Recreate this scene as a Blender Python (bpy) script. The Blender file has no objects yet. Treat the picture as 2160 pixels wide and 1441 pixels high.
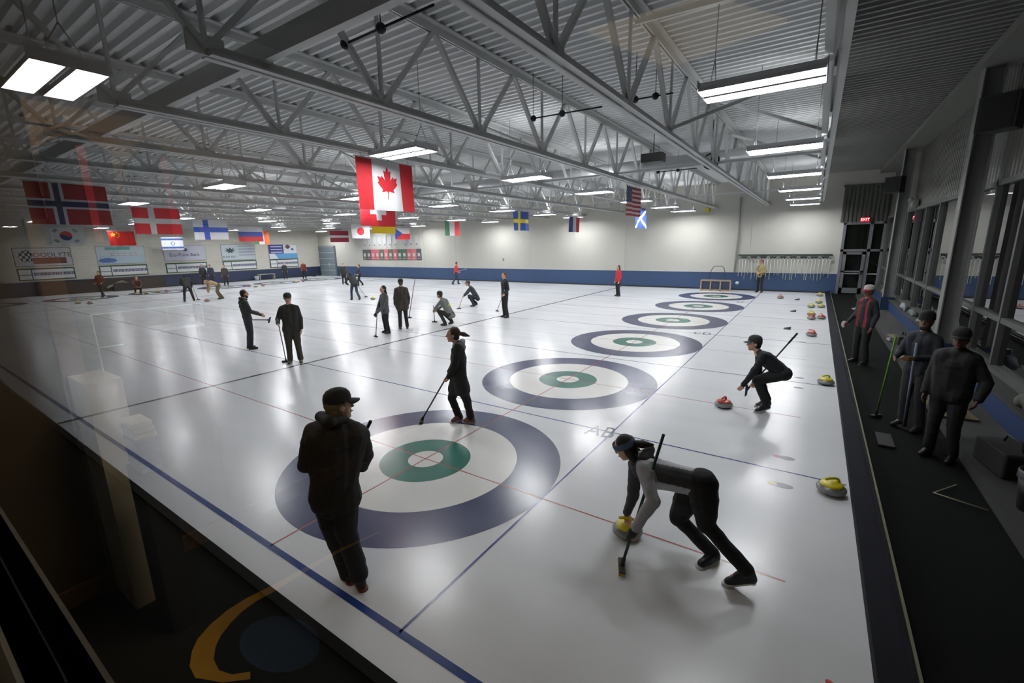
import bpy, bmesh, math, random
import numpy as np
from mathutils import Vector, Matrix, noise
random.seed(7)
S = bpy.context.scene
C = S.collection
PI = math.pi
# ---------------------------------------------------------------- camera
FPX = 936.76
CP = Vector((-3.9431626, -4.1327068, 2.82503343))
YAW, PITCH, ROLL = 0.595612631, -0.213882423, -0.0199133138
_f = Vector((math.cos(YAW)*math.cos(PITCH), math.sin(YAW)*math.cos(PITCH), math.sin(PITCH)))
_r0 = _f.cross(Vector((0, 0, 1))).normalized(); _u0 = _r0.cross(_f)
_r = math.cos(ROLL)*_r0 + math.sin(ROLL)*_u0
_u = -math.sin(ROLL)*_r0 + math.cos(ROLL)*_u0
cd = bpy.data.cameras.new('camera'); cam = bpy.data.objects.new('camera', cd); C.objects.link(cam)
cam.matrix_world = Matrix(((_r.x, _u.x, -_f.x, CP.x), (_r.y, _u.y, -_f.y, CP.y), (_r.z, _u.z, -_f.z, CP.z), (0, 0, 0, 1)))
cd.sensor_width = 36; cd.lens = FPX/2160*36; cd.clip_start = 0.01; cd.clip_end = 200
S.camera = cam
# ---------------------------------------------------------------- world, exposure
w = bpy.data.worlds.new('night'); S.world = w; w.use_nodes = True
w.node_tree.nodes['Background'].inputs[0].default_value = (0.01, 0.012, 0.015, 1)
w.node_tree.nodes['Background'].inputs[1].default_value = 0.3
S.view_settings.view_transform = 'Standard'; S.view_settings.look = 'None'
S.view_settings.exposure = 0.0; S.view_settings.gamma = 1; S.view_settings.use_curve_mapping = False
S.cycles.max_bounces = 6; S.cycles.diffuse_bounces = 3; S.cycles.glossy_bounces = 3; S.cycles.transparent_max_bounces = 10
S.cycles.sample_clamp_indirect = 4
LAMP = 96.0          # radiance of the fluorescent tubes

def ray(u, v): return _f + (u-1080)/FPX*_r - (v-720.5)/FPX*_u
def G(u, v, z=0.0):
    d = ray(u, v); return CP + d*((z-CP.z)/d.z)
def GY(u, v, Y):
    d = ray(u, v); return CP + d*((Y-CP.y)/d.y)
def GX(u, v, X):
    d = ray(u, v); return CP + d*((X-CP.x)/d.x)

# ---------------------------------------------------------------- materials
def lin(c):
    if isinstance(c, str):
        c = [int(c[i:i+2], 16)/255 for i in (0, 2, 4)]
    return tuple(x/12.92 if x <= .04045 else ((x+.055)/1.055)**2.4 for x in c[:3]) + (1,)
MATS = {}
def mat(name, col, rough=.6, metal=0, var=.12, scale=8, bump=0, spec=.5, emit=0):
    if name in MATS: return MATS[name]
    m = bpy.data.materials.new(name); m.use_nodes = True; MATS[name] = m
    nt = m.node_tree; b = nt.nodes['Principled BSDF']; L = nt.links
    c = lin(col)
    b.inputs['Roughness'].default_value = rough; b.inputs['Metallic'].default_value = metal
    b.inputs['Specular IOR Level'].default_value = spec
    if emit:
        b.inputs['Base Color'].default_value = c
        b.inputs['Emission Color'].default_value = c; b.inputs['Emission Strength'].default_value = emit
        return m
    tc = nt.nodes.new('ShaderNodeTexCoord'); n = nt.nodes.new('ShaderNodeTexNoise')
    n.inputs['Scale'].default_value = scale; n.inputs['Detail'].default_value = 4
    L.new(tc.outputs['Object'], n.inputs['Vector'])
    mx = nt.nodes.new('ShaderNodeMix'); mx.data_type = 'RGBA'
    mx.inputs[6].default_value = tuple(x*(1-var) for x in c[:3])+(1,)
    mx.inputs[7].default_value = tuple(min(1, x*(1+var)) for x in c[:3])+(1,)
    L.new(n.outputs['Fac'], mx.inputs[0]); L.new(mx.outputs[2], b.inputs['Base Color'])
    if bump:
        bp = nt.nodes.new('ShaderNodeBump'); bp.inputs['Strength'].default_value = bump; bp.inputs['Distance'].default_value = .01
        L.new(n.outputs['Fac'], bp.inputs['Height']); L.new(bp.outputs[0], b.inputs['Normal'])
    return m
def vmat(name, rough=.7):
    if name in MATS: return MATS[name]
    m = bpy.data.materials.new(name); m.use_nodes = True; MATS[name] = m
    a = m.node_tree.nodes.new('ShaderNodeVertexColor'); a.layer_name = 'Col'
    b = m.node_tree.nodes['Principled BSDF']; b.inputs['Roughness'].default_value = rough
    m.node_tree.links.new(a.outputs[0], b.inputs['Base Color']); return m
def glassmat(name, gain=1.6, tint=(1, 1, 1)):
    m = bpy.data.materials.new(name); m.use_nodes = True; nt = m.node_tree; nt.nodes.clear()
    o = nt.nodes.new('ShaderNodeOutputMaterial'); t = nt.nodes.new('ShaderNodeBsdfTransparent'); g = nt.nodes.new('ShaderNodeBsdfGlossy')
    t.inputs[0].default_value = (*tint, 1); g.inputs['Roughness'].default_value = 0
    ge = nt.nodes.new('ShaderNodeNewGeometry'); dt = nt.nodes.new('ShaderNodeVectorMath'); dt.operation = 'DOT_PRODUCT'
    nt.links.new(ge.outputs['Normal'], dt.inputs[0]); nt.links.new(ge.outputs['Incoming'], dt.inputs[1])
    def mth(op, a, b=None):
        q = nt.nodes.new('ShaderNodeMath'); q.operation = op
        if hasattr(a, 'links'): nt.links.new(a, q.inputs[0])
        else: q.inputs[0].default_value = a
        if b is not None:
            if hasattr(b, 'links'): nt.links.new(b, q.inputs[1])
            else: q.inputs[1].default_value = b
        return q.outputs[0]
    c_ = mth('ABSOLUTE', dt.outputs['Value']); p5 = mth('POWER', mth('SUBTRACT', 1.0, c_), 5.0)
    F_ = mth('MULTIPLY', mth('ADD', mth('MULTIPLY', p5, .96), .04), gain)
    mu = nt.nodes.new('ShaderNodeMath'); mu.operation = 'MINIMUM'; mu.inputs[1].default_value = .95; nt.links.new(F_, mu.inputs[0])
    mx = nt.nodes.new('ShaderNodeMixShader')
    nt.links.new(mu.outputs[0], mx.inputs[0])
    nt.links.new(t.outputs[0], mx.inputs[1]); nt.links.new(g.outputs[0], mx.inputs[2]); nt.links.new(mx.outputs[0], o.inputs[0])
    return m
# ice: pebbled, softly glossy
ICE = bpy.data.materials.new('ice'); ICE.use_nodes = True
def _ice(m, col, rough=.22):
    nt = m.node_tree; b = nt.nodes['Principled BSDF']; L = nt.links
    tc = nt.nodes.new('ShaderNodeTexCoord')
    n1 = nt.nodes.new('ShaderNodeTexNoise'); n1.inputs['Scale'].default_value = 1.3; n1.inputs['Detail'].default_value = 6
    n2 = nt.nodes.new('ShaderNodeTexNoise'); n2.inputs['Scale'].default_value = 140
    mp = nt.nodes.new('ShaderNodeMapping'); mp.inputs['Scale'].default_value = (2.2, .35, 1)
    L.new(tc.outputs['Object'], mp.inputs[0]); L.new(mp.outputs[0], n1.inputs[0]); L.new(tc.outputs['Object'], n2.inputs[0])
    mx = nt.nodes.new('ShaderNodeMix'); mx.data_type = 'RGBA'
    c = lin(col); mx.inputs[6].default_value = tuple(x*.94 for x in c[:3])+(1,); mx.inputs[7].default_value = tuple(min(1, x*1.04) for x in c[:3])+(1,)
    L.new(n1.outputs['Fac'], mx.inputs[0]); L.new(mx.outputs[2], b.inputs['Base Color'])
    mr = nt.nodes.new('ShaderNodeMapRange'); mr.inputs[3].default_value = rough*.7; mr.inputs[4].default_value = rough*1.4
    L.new(n1.outputs['Fac'], mr.inputs[0]); L.new(mr.outputs[0], b.inputs['Roughness'])
    bp = nt.nodes.new('ShaderNodeBump'); bp.inputs['Strength'].default_value = .06; bp.inputs['Distance'].default_value = .002
    L.new(n2.outputs['Fac'], bp.inputs['Height']); L.new(bp.outputs[0], b.inputs['Normal'])
    b.inputs['Specular IOR Level'].default_value = .5
_ice(ICE, 'e6e8ea')
def icepaint(name, col):
    if name in MATS: return MATS[name]
    m = bpy.data.materials.new(name); m.use_nodes = True; MATS[name] = m; _ice(m, col); return m
WHITE = mat('white_steel', 'd6d8d6', .45, 0, .05)
DECK = mat('white_deck', 'e6e8e8', .5, 0, .05)
BLK = mat('black_rubber', '101012', .6)

# ---------------------------------------------------------------- mesh builder
class MB:
    def __init__(s): s.v = []; s.f = []; s.m = []; s.sm = []
    def add(s, vs, fs, mi=0, sm=False):
        o = len(s.v); s.v += [tuple(x) for x in vs]; s.f += [tuple(i+o for i in f) for f in fs]; s.m += [mi]*len(fs); s.sm += [sm]*len(fs); return s
    def box(s, a, b, mi=0, M=None):
        x0, y0, z0 = a; x1, y1, z1 = b
        vs = [Vector(p) for p in ((x0, y0, z0), (x1, y0, z0), (x1, y1, z0), (x0, y1, z0), (x0, y0, z1), (x1, y0, z1), (x1, y1, z1), (x0, y1, z1))]
        if M is not None: vs = [M @ p for p in vs]
        return s.add(vs, [(0, 3, 2, 1), (4, 5, 6, 7), (0, 1, 5, 4), (1, 2, 6, 5), (2, 3, 7, 6), (3, 0, 4, 7)], mi)
    def bar(s, p, q, w, h, mi=0, up=(0, 0, 1)):
        p = Vector(p); q = Vector(q); d = (q-p); L = d.length; d.normalize()
        x = d.cross(Vector(up))
        if x.length < 1e-4: x = d.cross(Vector((1, 0, 0)))
        x.normalize(); z = x.cross(d)
        M = Matrix(((x.x, d.x, z.x, p.x), (x.y, d.y, z.y, p.y), (x.z, d.z, z.z, p.z), (0, 0, 0, 1)))
        return s.box((-w/2, 0, -h/2), (w/2, L, h/2), mi, M)
    def tube(s, pts, r, n=10, mi=0, cap=True):
        pts = [Vector(p) for p in pts]; rs = r if isinstance(r, (list, tuple)) else [r]*len(pts)
        rings = []; prev = None
        for i, p in enumerate(pts):
            d = (pts[min(i+1, len(pts)-1)]-pts[max(i-1, 0)]).normalized()
            if prev is None:
                x = d.cross(Vector((0, 0, 1)))
                if x.length < .05: x = d.cross(Vector((1, 0, 0)))
            else: x = prev - d*prev.dot(d)
            x.normalize(); prev = x; y = d.cross(x)
            rings.append([p + rs[i]*(math.cos(a)*x+math.sin(a)*y) for a in [2*PI*k/n for k in range(n)]])
        vs = [q for R in rings for q in R]; fs = []
        for i in range(len(rings)-1):
            for k in range(n): fs.append((i*n+k, i*n+(k+1) % n, (i+1)*n+(k+1) % n, (i+1)*n+k))
        if cap: fs.append(tuple(range(n))[::-1]); fs.append(tuple((len(rings)-1)*n+k for k in range(n)))
        return s.add(vs, fs, mi, True)
    def lathe(s, prof, c=(0, 0, 0), n=32, mi=0):
        c = Vector(c); vs = []; fs = []
        for r, z in prof:
            for k in range(n): a = 2*PI*k/n; vs.append(c+Vector((r*math.cos(a), r*math.sin(a), z)))
        for i in range(len(prof)-1):
            for k in range(n): fs.append((i*n+k, i*n+(k+1) % n, (i+1)*n+(k+1) % n, (i+1)*n+k))
        return s.add(vs, fs, mi, True)
    def ell(s, c, rad, axes=None, n=14, mi=0):
        c = Vector(c); vs = []; fs = []; m = n//2+1
        ax = axes or (Vector((1, 0, 0)), Vector((0, 1, 0)), Vector((0, 0, 1)))
        for i in range(m+1):
            t = PI*i/m
            for k in range(n):
                a = 2*PI*k/n
                vs.append(c+ax[0]*(rad[0]*math.sin(t)*math.cos(a))+ax[1]*(rad[1]*math.sin(t)*math.sin(a))+ax[2]*(rad[2]*math.cos(t)))
        for i in range(m):
            for k in range(n): fs.append((i*n+k, (i+1)*n+k, (i+1)*n+(k+1) % n, i*n+(k+1) % n))
        return s.add(vs, fs, mi, True)
    def cap(s, p, q, r0, r1, n=12, flat=1.0, fa=None, mi=0):
        """tapered capsule"""
        p = Vector(p); q = Vector(q)
        d = q-p; L = d.length
        if L < 1e-5: return s.ell(p, (r0, r0, r0), n=n)
        d.normalize(); x = d.cross(Vector((0, 0, 1)))
        if x.length < .1: x = d.cross(Vector((0, 1, 0)))
        x.normalize(); y = d.cross(x)
        prof = []
        for k in range(5): t = PI/2*(1-k/4); prof.append((p-d*(r0*math.sin(t)), r0*math.cos(t)))
        for k in range(5): t = PI/2*k/4; prof.append((q+d*(r1*math.sin(t)), r1*math.cos(t)))
        vs = []; fs = []
        for c, r in prof:
            r = max(r, 1e-4)
            for k in range(n): a = 2*PI*k/n; vs.append(c+r*(math.cos(a)*x+math.sin(a)*y))
        for i in range(len(prof)-1):
            for k in range(n): fs.append((i*n+k, i*n+(k+1) % n, (i+1)*n+(k+1) % n, (i+1)*n+k))
        fs.append(tuple(range(n))[::-1]); fs.append(tuple((len(prof)-1)*n+k for k in range(n)))
        return s.add(vs, fs, mi, True)
    def mesh(s, name, mats):
        me = bpy.data.meshes.new(name); me.from_pydata(s.v, [], s.f)
        for m in (mats if isinstance(mats, (list, tuple)) else [mats]): me.materials.append(m)
        me.polygons.foreach_set('material_index', s.m); me.polygons.foreach_set('use_smooth', s.sm); me.update(); return me
    def obj(s, name, mats, parent=None):
        o = bpy.data.objects.new(name, s.mesh(name, mats)); C.objects.link(o)
        if parent: o.parent = parent
        return o
def tag(o, label=None, cat=None, group=None, kind=None):
    if label: o['label'] = label
    if cat: o['category'] = cat
    if group: o['group'] = group
    if kind: o['kind'] = kind
    return o
def struct(o): o['kind'] = 'structure'; return o
def thing(name, label, cat, loc=(0, 0, 0), rotz=0, group=None):
    o = bpy.data.objects.new(name, None); C.objects.link(o); o.location = loc; o.rotation_euler = (0, 0, rotz)
    o.empty_display_size = .1
    return tag(o, label, cat, group)
def part(name, me, parent, loc=(0, 0, 0), rot=None):
    o = bpy.data.objects.new(name, me); C.objects.link(o); o.parent = parent; o.location = loc
    if rot is not None: o.rotation_euler = rot
    return o
def keep(o, parent):
    """parent a mesh given in world space"""
    o.parent = parent; o.matrix_parent_inverse = Matrix.LocRotScale(parent.location, parent.rotation_euler, None).inverted(); return o
ORD = ['first', 'second', 'third', 'fourth', 'fifth', 'sixth', 'seventh', 'eighth', 'ninth', 'tenth', 'eleventh', 'twelfth', 'thirteenth', 'fourteenth', 'fifteenth', 'sixteenth', 'seventeenth', 'eighteenth', 'nineteenth', 'twentieth', 'twenty-first', 'twenty-second', 'twenty-third', 'twenty-fourth', 'twenty-fifth', 'twenty-sixth', 'twenty-seventh', 'twenty-eighth', 'twenty-ninth', 'thirtieth']

W = 4.2532; HR = 1.829; HOG = 6.30
XF = 24.95; YL = 40.3; YB = -4.73; YW = -6.9; XN = -2.42; ZD = 6.06; XG = -3.84
FAR_TEE = 34.75

# ================================================================ SETTING
struct(MB().box((XN, YB, -.06), (XF, YL, 0)).obj('floor', ICE))
struct(MB().box((XN-3.6, YW-.3, -.08), (XF, YB, -.005)).box((XG-.4, YB, -.08), (XN, YL, -.005)).obj('floor.001', mat('dark_carpet', '0c0f0d', .95, 0, .3, 60, .2, spec=.1)))
WALLM = mat('cream_wall', 'bdbcb3', .55, 0, .03, 2)
BLUE = mat('blue_wainscot', '2a4163', .5, 0, .06, 3)
fw = MB().box((XF, YW, 1.04), (XF+.2, YL, ZD+.3)).box((XF, YW, 0), (XF+.2, YL, 1.04), 1)
struct(fw.obj('wall_far', [WALLM, BLUE]))
lw = MB().box((XG-.2, YL, .98), (XF+.2, YL+.2, ZD+.3)).box((XG-.2, YL, 0), (XF+.2, YL+.2, .98), 1)
BLOCK = bpy.data.materials.new('painted_block'); BLOCK.use_nodes = True
_n = BLOCK.node_tree; _b = _n.nodes['Principled BSDF']; _br = _n.nodes.new('ShaderNodeTexBrick'); _tc = _n.nodes.new('ShaderNodeTexCoord')
_mp = _n.nodes.new('ShaderNodeMapping'); _mp.inputs['Rotation'].default_value = (PI/2, 0, 0)
_br.inputs['Color1'].default_value = lin('cbc9bd'); _br.inputs['Color2'].default_value = lin('c6c4b8'); _br.inputs['Mortar'].default_value = lin('b4b2a6')
_br.inputs['Scale'].default_value = 1; _br.inputs['Brick Width'].default_value = .4; _br.inputs['Row Height'].default_value = .2; _br.inputs['Mortar Size'].default_value = .008
_n.links.new(_tc.outputs['Object'], _mp.inputs[0]); _n.links.new(_mp.outputs[0], _br.inputs[0]); _n.links.new(_br.outputs[0], _b.inputs['Base Color'])
struct(lw.obj('wall_left', [BLOCK, mat('dark_blue_wainscot', '1f2b47', .5, 0, .08, 3)]))
# far wall joints and base strip
t = MB()
for y in np.arange(-1, 38, 3.66): t.box((XF-.012, y, 1.06), (XF, y+.02, ZD))
struct(t.obj('trim_1', mat('joint_grey', 'b8b7b2', .6)))
struct(MB().box((XF-.03, YW, 1.02), (XF, 37.2, 1.07)).obj('trim_2', mat('rail_grey', 'c2c3c3', .5)))
struct(MB().box((XF-.05, -5.0, 0), (XF, 37.2, .07)).obj('baseboard_far', BLK))
struct(MB().box((XG, YL-.05, 0), (XF-.05, YL, .08)).obj('baseboard_left', BLK))
# roof deck: flutes run along Y
me = MB(); x = XG-2.2; P = .2; prof = []
while x < XF+.2:
    prof += [(x, ZD), (x+.06, ZD), (x+.09, ZD+.075), (x+.17, ZD+.075)]; x += P
n = len(prof)
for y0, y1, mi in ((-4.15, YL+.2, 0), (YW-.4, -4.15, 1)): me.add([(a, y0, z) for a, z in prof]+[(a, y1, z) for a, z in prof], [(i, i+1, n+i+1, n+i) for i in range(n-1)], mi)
struct(me.obj('ceiling', [DECK, mat('shaded_walkway_deck', '6d6e6a', .6)]))  # same deck over the walkway, its shade put into a darker colour

# window wall on the right
frame = mat('window_frame', '505250', .5, 0, .05)
DARKW = mat('dark_panel', '2b2c2a', .6)
PANEL = bpy.data.materials.new('ribbed_panel'); PANEL.use_nodes = True
_n = PANEL.node_tree; _b = _n.nodes['Principled BSDF']; _wv = _n.nodes.new('ShaderNodeTexWave'); _tc = _n.nodes.new('ShaderNodeTexCoord')
_wv.inputs['Scale'].default_value = 1.6; _n.links.new(_tc.outputs['Object'], _wv.inputs[0]); _bp = _n.nodes.new('ShaderNodeBump'); _bp.inputs['Distance'].default_value = .03
_n.links.new(_wv.outputs['Fac'], _bp.inputs['Height']); _n.links.new(_bp.outputs[0], _b.inputs['Normal']); _b.inputs['Base Color'].default_value = lin('55564f'); _b.inputs['Roughness'].default_value = .35
struct(MB().box((XG-1, YW-.2, 3.84), (XF, YW, ZD-.02)).obj('wall_right', PANEL))
struct(MB().box((XG-1, YW-.2, 0), (XF, YW, .52)).box((XG-1, YW-.02, .0), (XF, YW+.06, .52)).obj('wall_right.001', mat('navy_wainscot', '13294a', .5, 0, .1, 3)))
struct(MB().box((XG-1, -6.95, ZD-.18), (XF, -6.3, ZD-.02)).obj('trim_3', mat('eave_beam', '63645f', .5)))
GL2 = glassmat('window_glass', 1.8, (.5, .5, .5))
xs = [24.9, 22.6, 21.2, 19.4, 18.9, 17.2, 15.3, 13.4, 11.4, 10.6, 8.6, 7.0, 5.1, 3.0, 1.0, -1.0, -3.0]
for i in range(len(xs)-1):
    a, b = xs[i+1], xs[i]
    fr = MB().box((b-.09, YW-.09, .52), (b, YW+.05, 3.84)).box((a, YW-.09, 3.74), (b, YW+.05, 3.84)).box((a, YW-.09, .52), (b, YW+.08, .62)).box((a, YW-.07, 1.36), (b, YW+.04, 1.45))
    o = struct(fr.obj('window_%d' % (i+1), frame))
    pn = MB().add([(a, YW-.03, .6), (b, YW-.03, .6), (b, YW-.03, 3.76), (a, YW-.03, 3.76)], [(0, 1, 2, 3)]).obj('pane', GL2, o)
# dark lounge behind the windows
rm = MB().box((XG-1, -10.2, -.1), (XF, -10, 4.2)).box((XG-1, -10, 3.9), (XF, YW-.2, 4.1)).box((XG-1, -10, -.1), (XF, YW-.2, 0)).box((XF, -10, -.1), (XF+.2, YW, 4))
struct(rm.obj('wall_lounge', mat('lounge_dark', '1c1b19', .8)))
# ledge under the windows
LEDGE = mat('ledge_grey', '2e2f2d', .8, 0, .2, 10)
tag(MB().box((-2.0, -6.6, -.005), (23.6, -5.95, .14)).obj('bench_ledge', LEDGE), 'long low grey ledge under the dark windows, strewn with shoes and bags', 'ledge')
tag(MB().box((-2.0, -6.83, -.005), (23.6, -6.6, .50), 0).box((-2, -6.83, .5), (23.6, -6.56, .54), 1).obj('wall_shelf', [mat('navy_wainscot2', '14305a', .5), LEDGE]), 'long navy boxed shelf directly below the window sills', 'shelf')
# steel columns in front of the windows
for (x, y, nm) in ((8.75, -6.55, 'white steel column nearest the camera, with a black speaker at its head'), (18.0, -6.55, 'white steel column between the windows, nearer the far door'), (2.2, -6.62, 'steel column at the right edge of the picture')):
    c = MB().box((x-.15, y-.15, .14), (x+.15, y-.13, 5.9)).box((x-.15, y+.13, .14), (x+.15, y+.15, 5.9)).box((x-.012, y-.13, .14), (x+.012, y+.13, 5.9))
    c.box((x-.18, y-.18, .14), (x+.18, y+.18, .16))
    t = thing('steel_column', nm, 'column', (x, y, .14))
    keep(c.obj('shaft', mat('column_paint', '7b7c7a', .45)), t)
    keep(MB().box((x-.2, y-.2, .14), (x+.2, y+.2, .62)).obj('plinth', mat('navy_wainscot', '13294a')), t)

# far door and glazing at the end of the walkway
yA, yB = -5.15, -6.85
o = MB()
dz = 2.2
for y0, y1, z0, z1 in ((-5.15, -5.27, 0, 3.6), (-6.22, -6.36, 0, 3.6), (-6.75, -6.88, 0, 3.6), (-5.15, -6.88, 2.16, 2.28), (-5.15, -6.88, 3.5, 3.62)):
    o.box((XF-.1, y1, z0), (XF+.0, y0, z1))
fr = struct(o.obj('door_1', mat('door_frame', '6f7174', .4)))
MB().box((XF-.02, -6.88, 0), (XF-.01, -5.15, 3.6)).obj('glazing', mat('dark_glazing', '101410', .06), fr)
d = MB()
for y0, y1, z0, z1 in ((-5.29, -5.42, .05, 2.14), (-6.06, -6.2, .05, 2.14), (-5.29, -6.2, .05, .32), (-5.29, -6.2, 2.02, 2.14), (-5.29, -6.2, 1.12, 1.2)): d.box((XF-.13, y1, z0), (XF-.09, y0, z1))
d.obj('door_leaf', mat('door_frame', '6f7174', .4), fr)
MB().box((XF-.2, -6.16, 1.0), (XF-.13, -6.08, 1.14)).obj('door_handle', BLK, fr)
o = MB()
yy = -5.0
while yy > -6.9:
    o.box((XF-.08, max(yy-.10, -6.88), 3.62), (XF-.02, yy, 5.35)); yy -= .17
o.box((XF-.03, -6.88, 3.62), (XF-.004, -5.0, 5.35)).box((XF-.06, -6.88, 5.35), (XF-.004, -4.95, 5.42))
tag(o.obj('ribbed_screen', mat('ribbed_green', '555852', .3)), 'vertical ribbed metal panel above the far glass door', 'panel')
t = thing('exit_sign', 'small red exit sign above the far glass door', 'sign', (XF-.16, -5.95, 3.62))
keep(MB().box((XF-.2, -6.15, 3.62), (XF-.11, -5.8, 3.82)).obj('housing', mat('exit_red', 'b01020', .5, emit=1.2)), t)
def text(body, size, loc, M, m, parent=None, name='lettering', ext=.002, align='CENTER'):
    cu = bpy.data.curves.new(name, 'FONT'); cu.body = body; cu.size = size; cu.extrude = ext; cu.align_x = align; cu.align_y = 'CENTER'; cu.resolution_u = 3
    ob = bpy.data.objects.new(name+'_tmp', cu); C.objects.link(ob)
    bpy.context.view_layer.update()
    me = bpy.data.meshes.new_from_object(ob.evaluated_get(bpy.context.evaluated_depsgraph_get()))
    bpy.data.objects.remove(ob); me.materials.clear(); me.materials.append(m)
    o = bpy.data.objects.new(name, me); C.objects.link(o)
    o.matrix_world = Matrix.Translation(loc) @ M
    if parent: keep(o, parent)
    return o
# orientation matrices: text lying on planes
def MX(right, up):
    r = Vector(right).normalized(); u = Vector(up).normalized(); n = r.cross(u)
    return Matrix(((r.x, u.x, n.x, 0), (r.y, u.y, n.y, 0), (r.z, u.z, n.z, 0), (0, 0, 0, 1)))
ON_FAR = MX((0, -1, 0), (0, 0, 1)); ON_LEFT = MX((1, 0, 0), (0, 0, 1)); ON_ICE = MX((0, -1, 0), (1, 0, 0))
text('EXIT', .17, (XF-.205, -5.975, 3.72), ON_FAR, mat('exit_white', 'ffd0d0', .5, emit=2), t)

# near wall with the viewing window in front of the camera
nm = mat('near_wall', '3c3a35', .8)
YV0, YV1, ZV0, ZV1 = -6.2, 0.12, 1.9, 5.4
nw = MB().box((XG-.06, YV1, 0), (XG, YL, ZD)).box((XG-.06, YW, 0), (XG, YV0, ZD)).box((XG-.06, YV0, 0), (XG, YV1, ZV0)).box((XG-.06, YV0, ZV1), (XG, YV1, ZD))
struct(nw.obj('wall_near', nm))
wf = struct(MB().box((XG-.05, YV0, ZV0-.02), (XG+.004, YV1, ZV0)).box((XG-.05, YV0, ZV1), (XG+.01, YV1, ZV1+.05)).obj('window_30', mat('sill_paint', '8c8d88', .5)))
MB().add([(XG, YV0, ZV0), (XG, YV1, ZV0), (XG, YV1, ZV1), (XG, YV0, ZV1)], [(0, 1, 2, 3)]).obj('pane', glassmat('viewing_glass', 1.75), wf)

# garage door in the far corner
gd = struct(MB().box((XF-.12, 37.35, 0), (XF-.02, 40.2, 3.12)).obj('door_2', mat('garage_frame', '5a6166', .5)))
for k in range(5):
    MB().box((XF-.15, 37.5, .03+.61*k), (XF-.12, 40.1, .61*k+.58)).obj('door_panel', mat('garage_grey', '6d7a82', .5), gd)
    MB().box((XF-.165, 37.5, .61*k+.57), (XF-.14, 40.1, .61*k+.62)).obj('panel_seam', mat('seam_light', 'b5bcbd', .5), gd)
MB().box((XF-.19, 38.4, 1.0), (XF-.15, 38.5, 1.35)).obj('door_handle', mat('seam_light', 'b5bcbd'), gd)

# ---------------------------------------------------------------- ice boards
tag(MB().box((-3.0, -4.93, -.004), (XF-.02, YB, .10)).box((-3.0, -4.93, .10), (XF-.02, -4.90, .13)).obj('side_board', mat('bumper_black', '11121a', .8, 0, .35, 30, spec=.15)), 'long black bumper board along the walkway side of the ice', 'board')
tag(MB().box((-3.0, -4.965, -.004), (XF-.02, -4.945, .105)).obj('metal_strip', mat('strip_brass', '85836c', .4)), 'thin pale metal strip beside the black bumper board', 'edging')
tag(MB().box((XN-.08, YB, -.004), (XN, YL-.06, .03)).obj('edge_curb', mat('curb_black', '070706', .8, spec=.1)), 'black curb along the near side edge of the ice', 'curb')

# ---------------------------------------------------------------- ice markings
Z0 = .0012
def disc(r0, r1, c, z, n=96):
    m = MB()
    if r0 <= 0:
        m.add([(c[0]+r1*math.cos(2*PI*k/n), c[1]+r1*math.sin(2*PI*k/n), z) for k in range(n)], [tuple(range(n))]); return m
    vs = [(c[0]+r*math.cos(2*PI*k/n), c[1]+r*math.sin(2*PI*k/n), z) for r in (r0, r1) for k in range(n)]
    return m.add(vs, [(k, n+k, n+(k+1) % n, (k+1) % n) for k in range(n)])
NAVY = icepaint('painted_navy', '3f4463'); TEAL = icepaint('painted_teal', '2f6d5f'); IW = icepaint('painted_white', 'ecebe6')
SN = ['nearest the camera', 'second from the camera', 'third from the camera', 'fourth from the camera', 'fifth from the camera', 'farthest from the camera']
for end, yc in (('near end', 0), ('distant left end', FAR_TEE)):
    for k in range(6):
        t = thing('curling_house', ('Blue and green curling house rings at the %s, %s' % (end, SN[k] if yc == 0 else ORD[k]+' sheet')), 'target rings', (k*W, yc, 0))
        keep(disc(1.245, HR, (k*W, yc), Z0).obj('outer_ring', NAVY), t)
        keep(disc(.61, 1.245, (k*W, yc), Z0).obj('white_ring', IW), t)
        keep(disc(.235, .61, (k*W, yc), Z0).obj('inner_ring', TEAL), t)
        keep(disc(0, .235, (k*W, yc), Z0).obj('button', IW), t)
def line(name, a, b, col, label, z=.0019, cat='ice line', group=None):
    return tag(MB().add([(a[0], a[1], z), (b[0], a[1], z), (b[0], b[1], z), (a[0], b[1], z)], [(0, 1, 2, 3)]).obj(name, icepaint('paint_'+col, col)), label, cat, group)
line('side_line', (-W/2-.03, -4.7), (-W/2+.03, YL-.1), '1f3a78', 'Wide blue side line along the near edge of the ice')
for k in range(5):
    line('divider_line', ((k+.5)*W-.014, -4.7), ((k+.5)*W+.014, YL-.1), '33417a', 'Thin blue line between %s and %s sheets from the camera' % (ORD[k], ORD[k+1]))
for k in range(6):
    line('centre_line', (k*W-.009, -4.2), (k*W+.009, YL-1), 'a8625c' if k < 2 else '8b8488', 'Thin centre line running through the rings %s' % SN[k])
line('hog_line', (XN+.02, HOG-.05), (XF-.4, HOG+.05), '2c2c30', 'Dark hog line crossing all sheets at the near end')
line('hog_line', (XN+.02, FAR_TEE-HOG-.05), (XF-.4, FAR_TEE-HOG+.05), '2c2c30', 'Dark hog line crossing all sheets at the distant end')
line('tee_line', (XN+.3, -.01), (XF-1.2, .01), 'a05a58', 'Thin red tee line through the centres of the near rings')
line('back_line', (-W/2, -HR-.012), (XF-1.2, -HR+.012), '33417a', 'Thin blue back line behind the near rings')
for s_, k in (('AB', .5), ('CD', 2.5), ('EF', 4.5)):
    p = G(1267, 911) if k == .5 else Vector((k*W+.05, -HR+.40, 0))
    o = text(s_, .36, (p.x, p.y, .0022), MX((.12, -1, 0), (1, .12, 0)) @ Matrix.Diagonal((1, 1.6, 1, 1)), icepaint('painted_letters', '4c4e56'), None, 'sheet_letters', 0)
    tag(o, 'Grey letters %s painted on the ice beside the divider line' % s_, 'lettering')
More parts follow.
